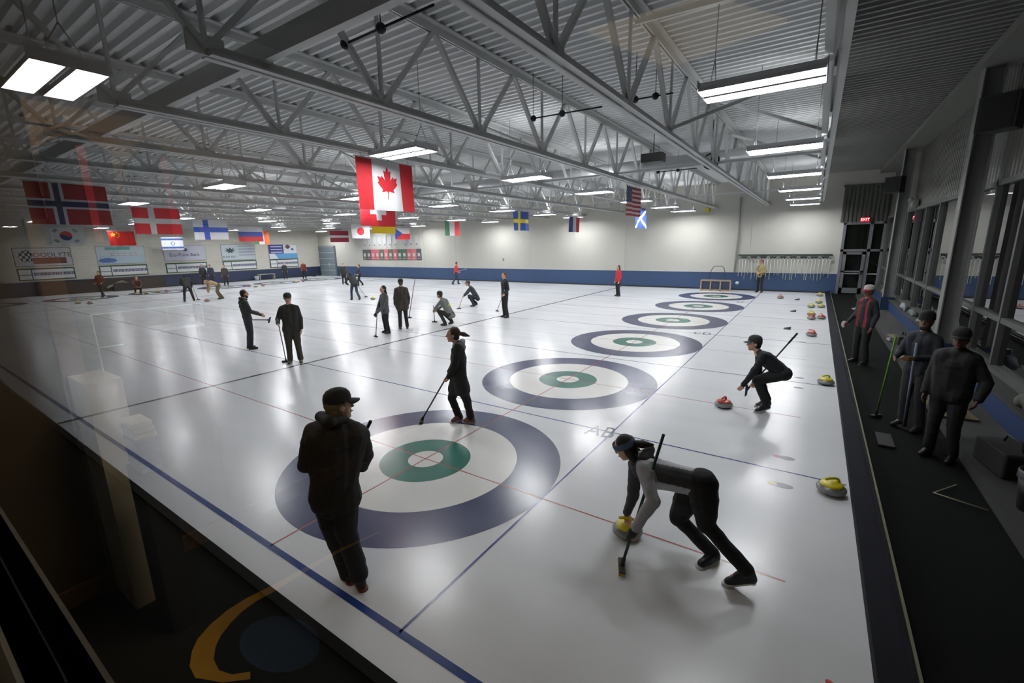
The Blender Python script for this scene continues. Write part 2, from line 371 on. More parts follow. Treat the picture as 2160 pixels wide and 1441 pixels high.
for (u, v, c, lb) in ((1655, 966, 'a8636a', 'Red and grey oval mark in the ice near the bumper board'), (1648, 1024, 'bfb566', 'Yellow and grey oval mark in the ice near the bumper board'), (1683, 797, '77787c', 'Small grey oval mark in the ice, upper of two beside the squatting player'), (1682, 818, '77787c', 'Small grey oval mark in the ice, lower of two beside the squatting player'), (1673, 712, '8a8a8e', 'Small grey oval mark in the ice beside the red stone'), (1690, 722, '8a8a8e', 'Small grey oval mark in the ice in front of the red stone')):
    p = G(u, v); t = thing('ice_mark', lb, 'ice mark', (p.x, p.y, 0))
    r = .10 if v > 900 else .09
    n = 28; m = MB().add([(p.x+r*.6*math.cos(2*PI*k/n), p.y-.02+r*1.0*math.sin(2*PI*k/n), .0022) for k in range(n)], [tuple(range(n))])
    keep(m.obj('grey_oval', icepaint('paint_77787c', '8a8a8f')), t)
    if v > 900:
        m = MB().add([(p.x+r*.42*math.cos(2*PI*k/n), p.y+.09+r*.5*math.sin(2*PI*k/n), .0026) for k in range(n)], [tuple(range(n))])
        keep(m.obj('coloured_spot', icepaint('paint_'+c, c)), t)

# ================================================================ ROOF TRUSSES
TY = [-4.1, -1.7, .95, 3.5, 6.25, 9.15, 12.1, 15.1, 18.1, 21.1, 24.1, 27.1, 30.1, 33.1, 36.1, 39.0]
NX = [.55+2.15*k for k in range(-1, 12)]   # bottom nodes
BZ0, BZ1, TZ0, TZ1 = 4.66, 4.78, ZD-.13, ZD-.005
def shared_bar(a, b, w, h, up=(0, 1, 0)): return MB().bar(a, b, w, h, 0, up)
bc = MB()
for s_ in (-1, 1): bc.box((-1.6, s_*.06-.045, BZ0), (XF+.6-.6, s_*.06+.045, BZ0+.02)).box((-1.6, s_*.025-.008, BZ0), (XF, s_*.025+.008, BZ1))
BCM = bc.mesh('bottom_chord', WHITE)
tcm = MB()
for s_ in (-1, 1): tcm.box((XG, s_*.07-.055, TZ1-.02), (XF, s_*.07+.055, TZ1)).box((XG, s_*.025-.01, TZ0), (XF, s_*.025+.01, TZ1-.02))
TCM = tcm.mesh('top_chord', WHITE)
H = 1.24
dM = {}
for s_ in (-1, 1):
    dM[s_] = MB().bar((0, 0, 0), (s_*1.075, 0, H), .055, .075, 0, (0, 1, 0)).mesh('diagonal', WHITE)
vM = MB().box((-.02, -.02, 0), (.02, .02, H)).mesh('post', WHITE)
gM = MB().box((-.17, -.012, -.02), (.17, .012, .16)).mesh('gusset', WHITE)
for i, y in enumerate(TY):
    t = thing('roof_truss', 'White steel roof truss spanning the sheets, %s from the window wall' % ORD[i], 'truss', (0, y, 0))
    part('bottom_chord', BCM, t); part('top_chord', TCM, t)
    for x in NX:
        for s_ in (-1, 1):
            if XG < x+s_*1.075 < XF: part('diagonal', dM[s_], t, (x, 0, BZ0+.07))
        part('post', vM, t, (x, 0, BZ0+.07))
        if i < 6: part('gusset', gM, t, (x, 0, BZ0+.03))
# bracing between trusses
def brace(name, a, b, w, h, label, m=WHITE, cat='brace'):
    return tag(MB().bar(a, b, w, h).obj(name, m), label, cat)
brace('tie_beam', (-1.05, -4.0, 4.87), (-1.05, 39, 4.87), .09, .22, 'White tie beam along the hall near the camera-side truss ends')
brace('tie_beam', (9.15, -4.0, 4.80), (9.15, 39, 4.80), .05, .05, 'Thin tie bar crossing the trusses above the middle sheets')
brace('tie_beam', (17.75, -4.0, 4.80), (17.75, 39, 4.80), .05, .05, 'Thin tie bar crossing the trusses nearer the far wall')
for i, (a, b) in enumerate((((1.55, -1.7, 5.9), (3.3, -4.0, 5.9)), ((.6, -4.0, 4.8), (2.8, -1.75, 5.8)), ((7.0, -1.7, 5.9), (8.9, -4.0, 5.2)), ((11.3, -1.7, 5.85), (13.2, -4.0, 5.2)), ((4.8, -1.7, 4.8), (6.7, -4.0, 5.9)))):
    brace('diagonal_brace', a, b, .06, .06, 'Slanted white roof brace between the two trusses nearest the windows, %s from the camera' % ORD[i])
for i, y in enumerate(TY[2:9]):
    for j, x in enumerate((5.9, 14.5)):
        brace('diagonal_brace', (x, y, 4.75), (x, TY[i+3], 5.92), .045, .045, 'Slanted brace rising from %s truss, %s line from the camera' % (ORD[i+2], ORD[j]))
# duct below the deck near the far wall
tag(MB().tube([(11.7, -2.6, 5.33), (11.7, 4, 5.33), (11.7, 30, 5.33)], .2, 24).obj('air_duct', mat('duct_white', 'c9cbcc', .35, .2)), 'Fat round white air duct running under the roof near far wall', 'duct')
# cables with pulleys
for (p0, p1, p2, z, lb) in (((728, 93), (800, 58), (915, 10), 5.3, 'Black pulley cable between trusses above the middle of the picture'), ((1125, 250), (1190, 243), (1270, 225), 5.25, 'Black pulley cable above the second truss, right of the big flag'), ((1340, 210), (1383, 203), (1420, 196), 5.3, 'Short black pulley cable near the large bright lamp'), ((1388, 363), (1430, 361), (1470, 355), 5.2, 'Thin black pulley cable beside the round reel')):
    a, b, c = G(*p0, z), G(*p1, z), G(*p2, z)
    b = a+(c-a)*((b-a).length/(c-a).length)
    t = thing('pulley_cable', lb, 'cable', a)
    keep(MB().tube([a, b, c], .014, 8).obj('cable', BLK), t)
    for q in (a, b):
        keep(MB().ell(q, (.06, .06, .06)).tube([q, (q.x, q.y, ZD)], .006, 6).obj('pulley', BLK), t)
p = G(1500, 340, 5.0)
m = MB(); ring = [(p.x, p.y+.2*math.cos(a), p.z+.2*math.sin(a)) for a in np.linspace(0, 2*PI, 25)]
m.tube(ring, .025, 8); m.tube([(p.x, p.y, p.z-.2), (p.x, p.y, p.z+.2)], .012, 6); m.tube([(p.x, p.y, p.z+.2), (p.x, p.y, ZD)], .012, 6)
tag(m.obj('cable_reel', BLK), 'Black round reel hanging from the roof beside the truss', 'reel')
p = G(1378, 334, 5.2)
tag(MB().box((p.x-.2, p.y-.3, p.z-.12), (p.x+.2, p.y+.3, p.z+.12)).tube([(p.x, p.y, p.z+.1), (p.x, p.y, ZD)], .012, 6).obj('roof_heater', mat('heater_dark', '3a3c3a', .6)), 'Small dark box unit hanging below the white duct', 'heater')
p = GX(1492, 443, XF-.3)
tag(MB().box((p.x-.1, p.y-.12, p.z-.12), (p.x+.2, p.y+.12, p.z+.1)).tube([(p.x, p.y, p.z+.1), (p.x, p.y, ZD)], .02, 8).obj('yellow_hoist', mat('hoist_yellow', 'b9b52a', .5)), 'Small yellow box at far wall end of a truss', 'hoist')
tag(MB().tube([(XF-.07, -.3, 1.05), (XF-.07, -.3, 5.2)], .05, 12).obj('down_pipe', mat('pipe_grey', 'a9aaa6', .5)), 'Slim vertical pipe on far wall left of the broom rack', 'pipe')

# ================================================================ CEILING LIGHTS
TUBE = mat('tube_glow', 'fafcff', .5, emit=LAMP)
REFL = mat('fixture_white', 'd8dadc', .3)
def lamp_meshes():
    hs = MB()
    for s_ in (-1, 1):
        x = s_*.155
        hs.add([(x-.12, -.61, -.02), (x-.05, -.61, .055), (x+.05, -.61, .055), (x+.12, -.61, -.02), (x-.12, .61, -.02), (x-.05, .61, .055), (x+.05, .61, .055), (x+.12, .61, -.02)], [(0, 1, 5, 4), (2, 3, 7, 6), (0, 3, 2, 1), (4, 5, 6, 7)])
        hs.box((x-.07, -.6, .012), (x+.07, .6, .018))
    for x in (-.275, -.035, .035, .275): hs.box((x-.004, -.61, -.055), (x+.004, .61, -.015))
    tb = MB()
    for s_ in (-1, 1):
        for j in (-1, 0, 1):
            x = s_*.155+j*.07
            tb.tube([(x, -.575, -.012), (x, .575, -.012)], .024, 8)
    ec = MB().box((-.29, -.62, -.055), (.29, -.612, .06)).box((-.29, .612, -.055), (.29, .62, .06))
    us = MB()
    for s_ in (-1, 1): us.box((s_*.155-.035, -.55, .022), (s_*.155+.035, .55, .026))  # added glowing strips, hidden in the reflectors, to brighten the roof deck
    hg = MB()
    for y in (-.5, .5):
        hg.tube([(-.16, y, .05), (0, y, .35)], .006, 6).tube([(.16, y, .05), (0, y, .35)], .006, 6).tube([(0, y, .35), (0, y, ZD-4.56)], .006, 6)
    return [('reflector', hs.mesh('reflector', REFL)), ('tubes', tb.mesh('tubes', TUBE)), ('end_plates', ec.mesh('end_plates', REFL)), ('added_uplight', us.mesh('added_uplight', mat('added_uplight_glow', 'fafcff', .5, emit=LAMP*.22))), ('hanger', hg.mesh('hanger', mat('wire', '888a8a', .4)))]
LM = lamp_meshes(); TM = {}
LX = [-2.42, 2.2, 6.5, 10.85, 15.2, 19.5, 23.3]; LY = [-3.42, 2.38, 9.3, 16.05, 23.5, 30.2, 37.0]
for j, y in enumerate(LY):
    for i, x in enumerate(LX):
        if i == 0 and j in (0,): continue
        t = thing('ceiling_light', 'Twin fluorescent fixture in %s row from the windows, %s from the near wall' % (ORD[j], ORD[i]), 'ceiling light', (x, y, 4.56), 0)
        k_ = (.34, .52, .9, 1.1, 1.15, 1.15, 1.15)[i]*(.72 if j == 0 else 1)   # output lowered towards the near corner to darken ice, ceiling and walkway
        key = round(k_, 2)
        if key not in TM:
            mm = LM[1][1].copy(); mm.materials.clear(); mm.materials.append(mat('tube_glow_%d' % int(key*100), 'fafcff', .5, emit=LAMP*key)); TM[key] = mm
            uu = LM[3][1].copy(); uu.materials.clear(); uu.materials.append(mat('added_uplight_glow_%d' % int(key*100), 'fafcff', .5, emit=LAMP*(.03 if i < 2 else .45)*key)); TM[key, 'u'] = uu  # added ceiling glow, almost off in the near columns
        for nme, me in LM: part(nme, TM[key] if nme == 'tubes' else TM[key, 'u'] if nme == 'added_uplight' else me, t)

# ================================================================ FLAGS
def colgrid(name, nx, ny, fn, w_, h_, wave=.03, seed=0, thick=.004):
    vs = []; fs = []; cols = []
    for j in range(ny+1):
        for i in range(nx+1):
            u, v = i/nx, j/ny
            y = wave*math.sin(u*7+seed+v*1.5)*(1-.6*v)+wave*.5*math.sin(u*17+seed*2)*(1-v)
            vs.append((u*w_, y, -h_*(1-v)))
    for j in range(ny):
        for i in range(nx):
            a = j*(nx+1)+i; fs.append((a, a+1, a+nx+2, a+nx+1)); cols.append(lin(fn((i+.5)/nx, (j+.5)/ny)))
    me = bpy.data.meshes.new(name); me.from_pydata(vs, [], fs)
    at = me.color_attributes.new('Col', 'FLOAT_COLOR', 'CORNER')
    arr = np.repeat(np.array(cols, dtype=np.float32), 4, axis=0); at.data.foreach_set('color', arr.ravel())
    me.materials.append(vmat('printed_cloth')); me.polygons.foreach_set('use_smooth', [True]*len(fs)); me.update(); return me
def inpoly(x, y, P):
    c = False; n = len(P); j = n-1
    for i in range(n):
        if (P[i][1] > y) != (P[j][1] > y) and x < (P[j][0]-P[i][0])*(y-P[i][1])/(P[j][1]-P[i][1])+P[i][0]: c = not c
        j = i
    return c
_h = [(0, 1.0), (-.13, .76), (-.27, .83), (-.19, .36), (-.40, .57), (-.45, .47), (-.70, .52), (-.62, .28), (-.72, .21), (-.36, -.08), (-.42, -.22), (-.04, -.15), (-.03, -.55)]
LEAF = _h+[(-x, y) for x, y in _h[::-1]]
RED = 'c2202c'; WH = 'e4e4e6'
def f_canada(u, v):
    if u < .25 or u > .75: return RED
    return RED if inpoly((u-.5)*4.2*.98, (v-.46)*2.35, LEAF) else WH
def cross(u, v, cx, w1, w2, bg, c1, c2=None, asp=1.6):
    dx = abs(u-cx)*asp; dy = abs(v-.5)
    if c2 and (dx < w2 or dy < w2): return c2
    if dx < w1 or dy < w1: return c1
    return bg
def tri(a, b, c): return lambda u, v: a if v > .667 else (b if v > .333 else c)
def vert(a, b, c): return lambda u, v: a if u < .333 else (b if u < .667 else c)
def f_swiss(u, v):
    dx, dy = abs(u-.5)*1.0, abs(v-.5)
    return WH if (dx < .085 and dy < .3) or (dy < .1 and dx < .24) else RED
def f_usa(u, v):
    if u < .42 and v > .46:
        a, b = (u*16) % 1, (v*18) % 1
        return WH if (int(u*16)+int(v*18)) % 2 == 0 and .25 < a < .8 and .25 < b < .8 else '27305a'
    return 'a8323a' if int((1-v)*13) % 2 == 0 else 'dfdadb'
def f_scot(u, v):
    return WH if min(abs(u-v), abs(u-(1-v))) < .085 else '2f4c96'
def f_korea(u, v):
    x, y = (u-.5)*1.5, v-.5; r = math.hypot(x, y)
    if r < .25: return 'b8343c' if y+.06*math.sin(x*12) > 0 else '27406e'
    for sx in (-1, 1):
        for sy in (-1, 1):
            a, b = x-sx*.40, y-sy*.28; k = .8*sx*sy
            s1 = a*math.cos(k)+b*math.sin(k); s2 = -a*math.sin(k)+b*math.cos(k)
            if abs(s1) < .06 and abs(s2) < .1 and int((s1+.06)/.024) % 2 == 0: return '22252a'
    return 'd3d6d6'
def star(u, v, cx, cy, R):
    x, y = (u-cx)*1.5, v-cy; a = math.atan2(x, y); r = math.hypot(x, y); k = (a % (2*PI/5))/(2*PI/5)
    return r < R*(1-.6*abs(2*min(k, 1-k)))
def f_china(u, v):
    for c in ((.17, .75, .17), (.33, .9, .06), (.4, .8, .06), (.4, .65, .06), (.33, .55, .06)):
        if star(u, v, *c): return 'e8c22a'
    return 'c21a18'
def f_japan(u, v): return 'c8202c' if math.hypot((u-.5)*1.5, v-.5) < .28 else WH
def f_israel(u, v):
    if .1 < v < .24 or .76 < v < .9: return '3c5a9a'
    r = math.hypot((u-.5)*1.5, v-.5); return '3c5a9a' if .1 < r < .14 else 'cfd3d6'
def f_czech(u, v):
    if u < .5 and u < min(v, 1-v)*1.0+0: return '27408c'
    return WH if v > .5 else 'c8282c'
def f_latvia(u, v): return WH if .4 < v < .6 else '8a2438'
flags = [
 ('canadian_flag', 'Large red and white flag with a maple leaf, hanging at centre', [(748, 332), (868, 347), (876, 443), (762, 447)], 3.5, f_canada, 160, 100),
 ('swiss_flag', 'Red flag with white cross hanging below the maple leaf flag', [(757, 416), (834, 416), (834, 478), (762, 476)], 9.15, f_swiss, 60, 60),
 ('german_flag', 'Striped flag with golden bottom band behind the red cross flag', [(780, 448), (832, 450), (832, 493), (785, 492)], 15.1, tri('1a1a1a', 'b01c20', 'e8c61e'), 24, 18),
 ('japanese_flag', 'White flag with a red disc left of the golden-banded flag', [(740, 472), (780, 474), (780, 504), (742, 502)], 24.9, f_japan, 50, 34),
 ('latvian_flag', 'Maroon flag with white middle band near the corner', [(695, 487), (734, 487), (737, 511), (698, 511)], 34.7, f_latvia, 10, 20),
 ('czech_flag', 'White and red flag with a blue triangle at the hoist', [(833, 479), (864, 483), (865, 505), (833, 505)], 25.8, f_czech, 40, 30),
 ('italian_flag', 'Green, white and red upright-banded flag against the far wall', [(937, 466), (968, 468), (970, 498), (939, 496)], 18.1, vert('3a6a4c', WH, 'd0484a'), 24, 12),
 ('swedish_flag', 'Blue flag with a yellow cross against the far wall', [(1082, 445), (1114, 447), (1117, 487), (1084, 486)], 9.3, lambda u, v: cross(u, v, .38, .1, 0, '2a4f98', 'e8d23a'), 48, 30),
 ('french_flag', 'Blue, white and red upright-banded flag on the far side', [(1200, 457), (1222, 459), (1223, 490), (1202, 489)], 8.7, vert('27386e', WH, 'b03438'), 24, 12),
 ('american_flag', 'Stars and stripes flag hanging from the second truss', [(1320, 391), (1351, 399), (1350, 457), (1321, 455)], 1.0, f_usa, 96, 91),
 ('scottish_flag', 'Blue flag with a white diagonal cross beside the stars and stripes', [(1340, 436), (1365, 442), (1362, 483), (1338, 480)], 3.5, f_scot, 60, 40),
 ('norwegian_flag', 'Dark red flag with a navy and white cross at far left', [(48, 385), (222, 390), (237, 474), (68, 474)], 12.1, lambda u, v: cross(u, v, .36, .12, .065, '8a1a20', 'c4c6cc', '16244c'), 96, 60),
 ('korean_flag', 'White flag with round emblem and corner bars at the left', [(93, 477), (172, 479), (185, 517), (103, 517)], 36.2, f_korea, 90, 60),
 ('chinese_flag', 'Red flag with small yellow stars above the wall signs', [(228, 487), (283, 489), (286, 518), (231, 518)], 37.0, f_china, 60, 40),
 ('danish_flag', 'Bright red flag with a white cross hanging at the left', [(275, 438), (378, 440), (385, 494), (287, 494)], 18.6, lambda u, v: cross(u, v, .39, .09, 0, 'c0262e', 'dcdcda'), 64, 40),
 ('israeli_flag', 'Pale flag with blue bands and a small emblem before the wall', [(338, 500), (386, 501), (388, 527), (344, 527)], 38.5, f_israel, 50, 40),
 ('finnish_flag', 'White flag with a blue cross, left of the striped one', [(404, 463), (477, 465), (484, 505), (413, 506)], 25.4, lambda u, v: cross(u, v, .36, .12, 0, 'e2e4e8', '2a51a6'), 64, 40),
 ('russian_flag', 'White, blue and red banded flag beside the blue cross flag', [(500, 478), (552, 479), (555, 510), (505, 509)], 32.4, tri('cfd0d4', '2b3f86', 'a8242c'), 12, 18),
 ('irish_flag', 'Green, white and orange flag half hidden behind the banded flag', [(534, 486), (566, 488), (570, 517), (535, 514)], 38.6, vert('3f8a58', WH, 'e0642c'), 24, 12)]
for i, (nme, lb, q, Y, fn, nx, ny) in enumerate(flags):
    a, b, c, d = [GY(*p_, Y) for p_ in q]
    x0, x1 = (a.x+d.x)/2, (b.x+c.x)/2; z1, z0 = (a.z+b.z)/2, (c.z+d.z)/2
    t = thing(nme, lb, 'flag', (x0, Y, z1))
    part('cloth', colgrid(nme, nx, ny, fn, x1-x0, z1-z0, .035, i*1.7), t)
    part('rod', MB().tube([(-.04, 0, .006), (x1-x0+.04, 0, .006)], .012, 8).mesh('rod', mat('rod_white', 'c0c0be', .4)), t)
    hz = MB()
    for f_ in (.08, .92): hz.tube([((x1-x0)*f_, 0, .01), ((x1-x0)*f_, 0, max(.03, (BZ0 if min(abs(Y-q_) for q_ in TY) < .13 else ZD)-z1))], .005, 6)
    part('ties', hz.mesh('ties', mat('wire', '888a8a')), t)

# ================================================================ LEFT WALL SIGNS AND SCOREBOARDS
def panel(name, X0, X1, Z0_, Z1_, fn, nx, ny, parent, y=YL-.06):
    me = colgrid(name, nx, ny, fn, X1-X0, Z1_-Z0_, 0); o = bpy.data.objects.new(name, me); C.objects.link(o)
    o.location = (X0, y, Z1_); keep(o, parent); o.location = (X0, y, Z1_); return o
def board(name, X0, X1, Z0_, Z1_, fn, nx, ny, label, frame_c=None, cat='sign'):
    t = thing(name, label, cat, ((X0+X1)/2, YL-.03, Z0_))
    keep(MB().box((X0-.03, YL-.05, Z0_-.03), (X1+.03, YL-.002, Z1_+.03)).obj('backing', mat('backing_'+(frame_c or 'grey'), frame_c or '8d8f8c', .5)), t)
    panel('printed_face', X0, X1, Z0_, Z1_, fn, nx, ny, t)
    return t
def s1(u, v):
    if u < .32 and math.hypot((u-.2)*2.6, v-.55) < .33 and (int(u*22)+int(v*7)) % 2 == 0: return '2a2a28'
    if .3 < u < .9 and .12 < v < .45 and v < .62-.35*abs(u-.55): return '6a3a30'
    return 'c0bfc2'
def s2(u, v):
    if math.hypot((u-.2)*1.6, (v-.2)*2.2) < .3: return '4a6a9a'
    if .18 < u < .7 and .82 < v < .95: return '5a9a98'
    if .25 < u < .85 and (.58 < v < .63 or .45 < v < .5) and int(u*40) % 5: return 'a8868c'
    return 'a9bcc8' if v < .5 else 'b6c4c8'
def s4(u, v):
    a = math.hypot((u-.25)*1.5, (v-.62)*1.2)
    if a < .17*(1+.35*math.sin(math.atan2(v-.62, u-.25)*9)): return '2f4a4e'
    if u > .5 and abs((v*5) % 1-.5) < .14 and v < .92 and v > .12: return '9aa0ae'
    if u < .42 and .12 < v < .26 and int(u*40) % 3: return '8fa0a8'
    return 'c9d2d8'
def s5(u, v):
    if u < .52 and v > .38: return 'c8c8d8' if abs(((v-.38)*5) % 1-.5) < .16 and .06 < u < .46 else '2b3170'
    if math.hypot((u-.68)*1.6, v-.85) < .14: return '5a3430'
    if math.hypot((u-.84)*1.6, v-.66) < .08: return '3a4a78'
    if v < .38 and u > .3*(1-v): return '5e9ccc'
    return 'd6dae2'
SZ0, SZ1 = 1.98, 3.3
t = board('wall_sign', 2.55, 5.35, 2.05, 3.25, s1, 60, 26, 'Framed wall sign with black checkered flags, leftmost on the wall', '1c201a')
text('GOODLYTE', .42, (4.25, YL-.07, 2.78), ON_LEFT, mat('sign_dark', '33221e', .6), t)
board('wall_sign', 6.75, 9.65, 2.02, 3.3, s2, 60, 26, 'Pale blue wall sign with blue dome shape, below the starry red flag')
t = board('wall_sign', 10.95, 14.0, 2.1, 3.3, lambda u, v: 'c3c4d2', 4, 4, 'White wall sign for a bank with small round emblem')
text('Eco-Point Bank', .36, (12.4, YL-.07, 2.55), ON_LEFT, mat('sign_ink', '3a3a48', .6), t)
MB().ell((12.5, YL-.06, 2.98), (.16, .012, .13)).obj('emblem', mat('sign_ink', '3a3a48'), None); o = C.objects[-1]; keep(o, t)
board('wall_sign', 15.3, 18.2, 2.0, 3.35, s4, 60, 30, 'White wall sign with a dark teal splash logo and grey lines')
board('wall_sign', 19.55, 22.4, 1.95, 3.3, s5, 60, 30, 'Navy, white and light blue wall sign next to garage door')
def sb(u, v):
    if v > .93 or v < .05 or u < .012 or u > .988: return '274a34'
    if .22 < u < .245: return '274a34'
    if .35 < v < .62 and u > .26: return '2a3160' if (u*34) % 1 < .72 else 'd0d2d4'
    if u < .22 and .42 < v < .5: return '7a8088'
    return 'd6d8d8'
WHO = ['below the checkered sign', 'below the pale blue sign', 'below the bank sign', 'below the splash logo sign', 'below the navy and blue sign']
for i, (a, b) in enumerate(((2.55, 5.35), (6.75, 9.65), (10.95, 13.95), (15.3, 18.2), (19.55, 22.4))):
    t = board('scoreboard', a, b, 1.12, 1.88, sb, 136, 22, 'White scoreboard with a row of blue number tiles, %s' % WHO[i], '274a34', 'scoreboard')
    for r_ in range(10):
        text(str(r_+1) if r_ < 9 else '10', .14, (a+(b-a)*(.29+.07*r_), YL-.068, 1.49), ON_LEFT, mat('score_white', 'd6d8d8', .6), t, 'number', 0)

# far wall banners
cols = ['4d554f', '5a5058', 'b8606c', 'b05a66', '4f5f52', 'c0606e', '56604f', 'a8525e', '3f5a4a', '44584c', 'b25e66', 'b86870', '454a52']
for i, c_ in enumerate(cols):
    y1 = 33.0-.62*i
    t = thing('team_banner', 'Team banner in the long low row on far wall, %s from the left' % ORD[i], 'banner', (XF-.03, y1-.3, 1.68), 0, 'team banners on the far wall')
    keep(MB().box((XF-.035, y1-.59, 1.68), (XF-.01, y1, 2.66)).obj('panel', mat('banner_'+c_, c_, .7)), t)
    keep(MB().box((XF-.04, y1-.45, 2.0), (XF-.03, y1-.14, 2.3)).box((XF-.04, y1-.5, 1.8), (XF-.03, y1-.09, 1.84)).obj('emblem', mat('banner_light', 'b9b9b4', .7)), t)
for i in range(10):
    y1 = 32.8-.72*i-(.6 if i > 6 else 0)
    t = thing('pennant', 'Pale wall pennant hung above the team banners, %s from the left' % ORD[i], 'pennant', (XF-.03, y1-.25, 2.8), 0, 'pale pennants on the far wall')
    keep(MB().add([(XF-.03, y1, 3.85), (XF-.03, y1-.5, 3.85), (XF-.03, y1-.42, 2.95), (XF-.03, y1-.25, 2.8), (XF-.03, y1-.08, 2.95)], [(0, 1, 2, 3, 4)]).obj('cloth', mat('pennant_pale', 'c5c8ca', .7)), t)
    keep(MB().box((XF-.04, y1-.33, 2.98), (XF-.035, y1-.17, 3.15)).obj('emblem', mat('pennant_mark', '80848a', .7)), t)
p = GX(1062, 548, XF)
tag(MB().box((XF-.05, p.y-.06, p.z-.1), (XF, p.y+.06, p.z+.12)).obj('wall_switch', mat('switch_grey', '7c8086', .5)), 'Tiny grey control box on far wall above the blue band', 'switch')
p = GX(1555, 597, XF)
tag(MB().lathe([(0, 0), (.09, .01), (.09, .05), (0, .06)], (0, 0, 0), 16).obj('wall_outlet', mat('outlet_white', 'cfd5da', .5)), 'Small white round outlet on the blue wall left of broom rack', 'outlet')
C.objects[-1].matrix_world = Matrix.Translation((XF, p.y, p.z)) @ Matrix.Rotation(-PI/2, 4, 'Y')

# ================================================================ CURLING STONES
GRAN = mat('granite', '6f6f6c', .28, 0, .35, 120)
BAND = mat('granite_band', '8d8f8c', .5, 0, .3, 160)
def stone_meshes():
    body = MB().lathe([(.0, .004), (.062, 0), (.07, .006), (.115, .02), (.138, .038)], n=40).lathe([(.138, .038), (.1455, .05), (.1455, .07), (.138, .082)], n=40, mi=1).lathe([(.138, .082), (.118, .1), (.085, .112), (.02, .116), (0, .116)], n=40)
    return body.mesh('stone_body', [GRAN, BAND])
SBM = stone_meshes()
def hmeshes(c):
    m = mat('handle_'+c, c, .35, 0, .05)
    cp = MB().lathe([(.112, .105), (.108, .122), (.08, .13), (0, .134)], n=32)
    gr = MB().tube([(-.075, 0, .125), (-.075, 0, .15), (-.062, 0, .172), (-.03, 0, .182), (.03, 0, .184), (.075, 0, .178), (.085, 0, .172)], [.018, .016, .015, .0145, .0155, .015, .011], 12)
    return cp.mesh('handle_disc', m), gr.mesh('handle_grip', m)
HM = {c: hmeshes(c) for c in ('d4c414', 'b8382c')}
def stone(x, y, c, label, rot=None, z=0.0):
    t = thing('curling_stone', label, 'curling stone', (x, y, z), rot if rot is not None else random.uniform(0, 6))
    part('stone_body', SBM, t); part('handle_disc', HM[c][0], t); part('handle_grip', HM[c][1], t); return t
Yc, Rc = 'd4c414', 'b8382c'
def stp(u, v, c, label, rot=None, ymin=-4.57):
    p = G(u, v); return stone(p.x, max(p.y, ymin), c, label, rot)
stp(1752, 1040, Yc, 'Yellow-handled curling stone against the black board beside the lower blue line', 2.2)
stp(1741, 811, Yc, 'Yellow-handled curling stone against the board, right of the squatting player', 2.4)
stp(1711, 709, Rc, 'Lone red-handled curling stone above the squatting player, near the board', 1.2)
stp(1711, 674, Rc, 'Red-handled curling stone, left of the pair beside the board', 1.0)
stp(1732, 673, Rc, 'Red-handled curling stone, right of the pair touching the board', .4)
stp(1711, 666, Yc, 'Yellow-handled curling stone just behind the red pair', 1.0)
stp(1711, 649, Yc, 'Yellow-handled curling stone, left of the distant yellow pair', 1.6)
stp(1732, 649, Yc, 'Yellow-handled curling stone, right of the distant yellow pair', .2)
stp(1727, 640, Yc, 'Yellow-handled curling stone behind the distant yellow pair', .2)
stp(1729, 625, Yc, 'Yellow-handled curling stone farthest off along the board', .8)
stp(1646, 630, Rc, 'Red-handled curling stone beside the farthest rings, on open ice', .8)
stp(1526, 859, Rc, 'Red-handled curling stone sliding ahead of squatting player', 2.9)
H2STONE = G(1323, 1128)
stone(H2STONE.x, H2STONE.y, Yc, 'Yellow-handled curling stone held by the bending woman in grey', 1.9)
stp(1766, 1512, Rc, 'Curling stone at the bottom edge of the picture by the board', 1, -4.57)
stp(787, 632, Yc, 'Small distant curling stone left of the woman in grey', 1)
stp(437, 636, Rc, 'Distant curling stone in front of the bending player in tan', 1)
k = 0
for (u, v, c) in ((165, 641, Yc), (190, 642, Rc), (290, 622, Yc), (310, 620, Yc), (335, 617, Yc), (352, 617, Rc), (525, 605, Rc), (540, 606, Yc), (555, 604, Rc), (625, 597, Yc), (640, 595, Rc)):
    stp(u, v, c, 'Parked curling stone by the left wall, %s from the left' % ORD[k]); k += 1
# hacks
for k in (3, 4, 5):
    cx = k*W
    t = thing('starting_hack', 'Black rubber starting hack behind the rings %s' % SN[k], 'hack', (cx, -3.6, 0))
    for s_ in (-1, 1):
        part('foothold', MB().add([(s_*.1-.06, -.1, 0), (s_*.1+.06, -.1, 0), (s_*.1+.06, .1, 0), (s_*.1-.06, .1, 0), (s_*.1-.06, -.1, .05), (s_*.1+.06, -.1, .05)], [(0, 3, 2, 1), (0, 1, 5, 4), (4, 5, 2, 3), (0, 4, 3), (1, 2, 5)]).mesh('foothold', BLK), t)

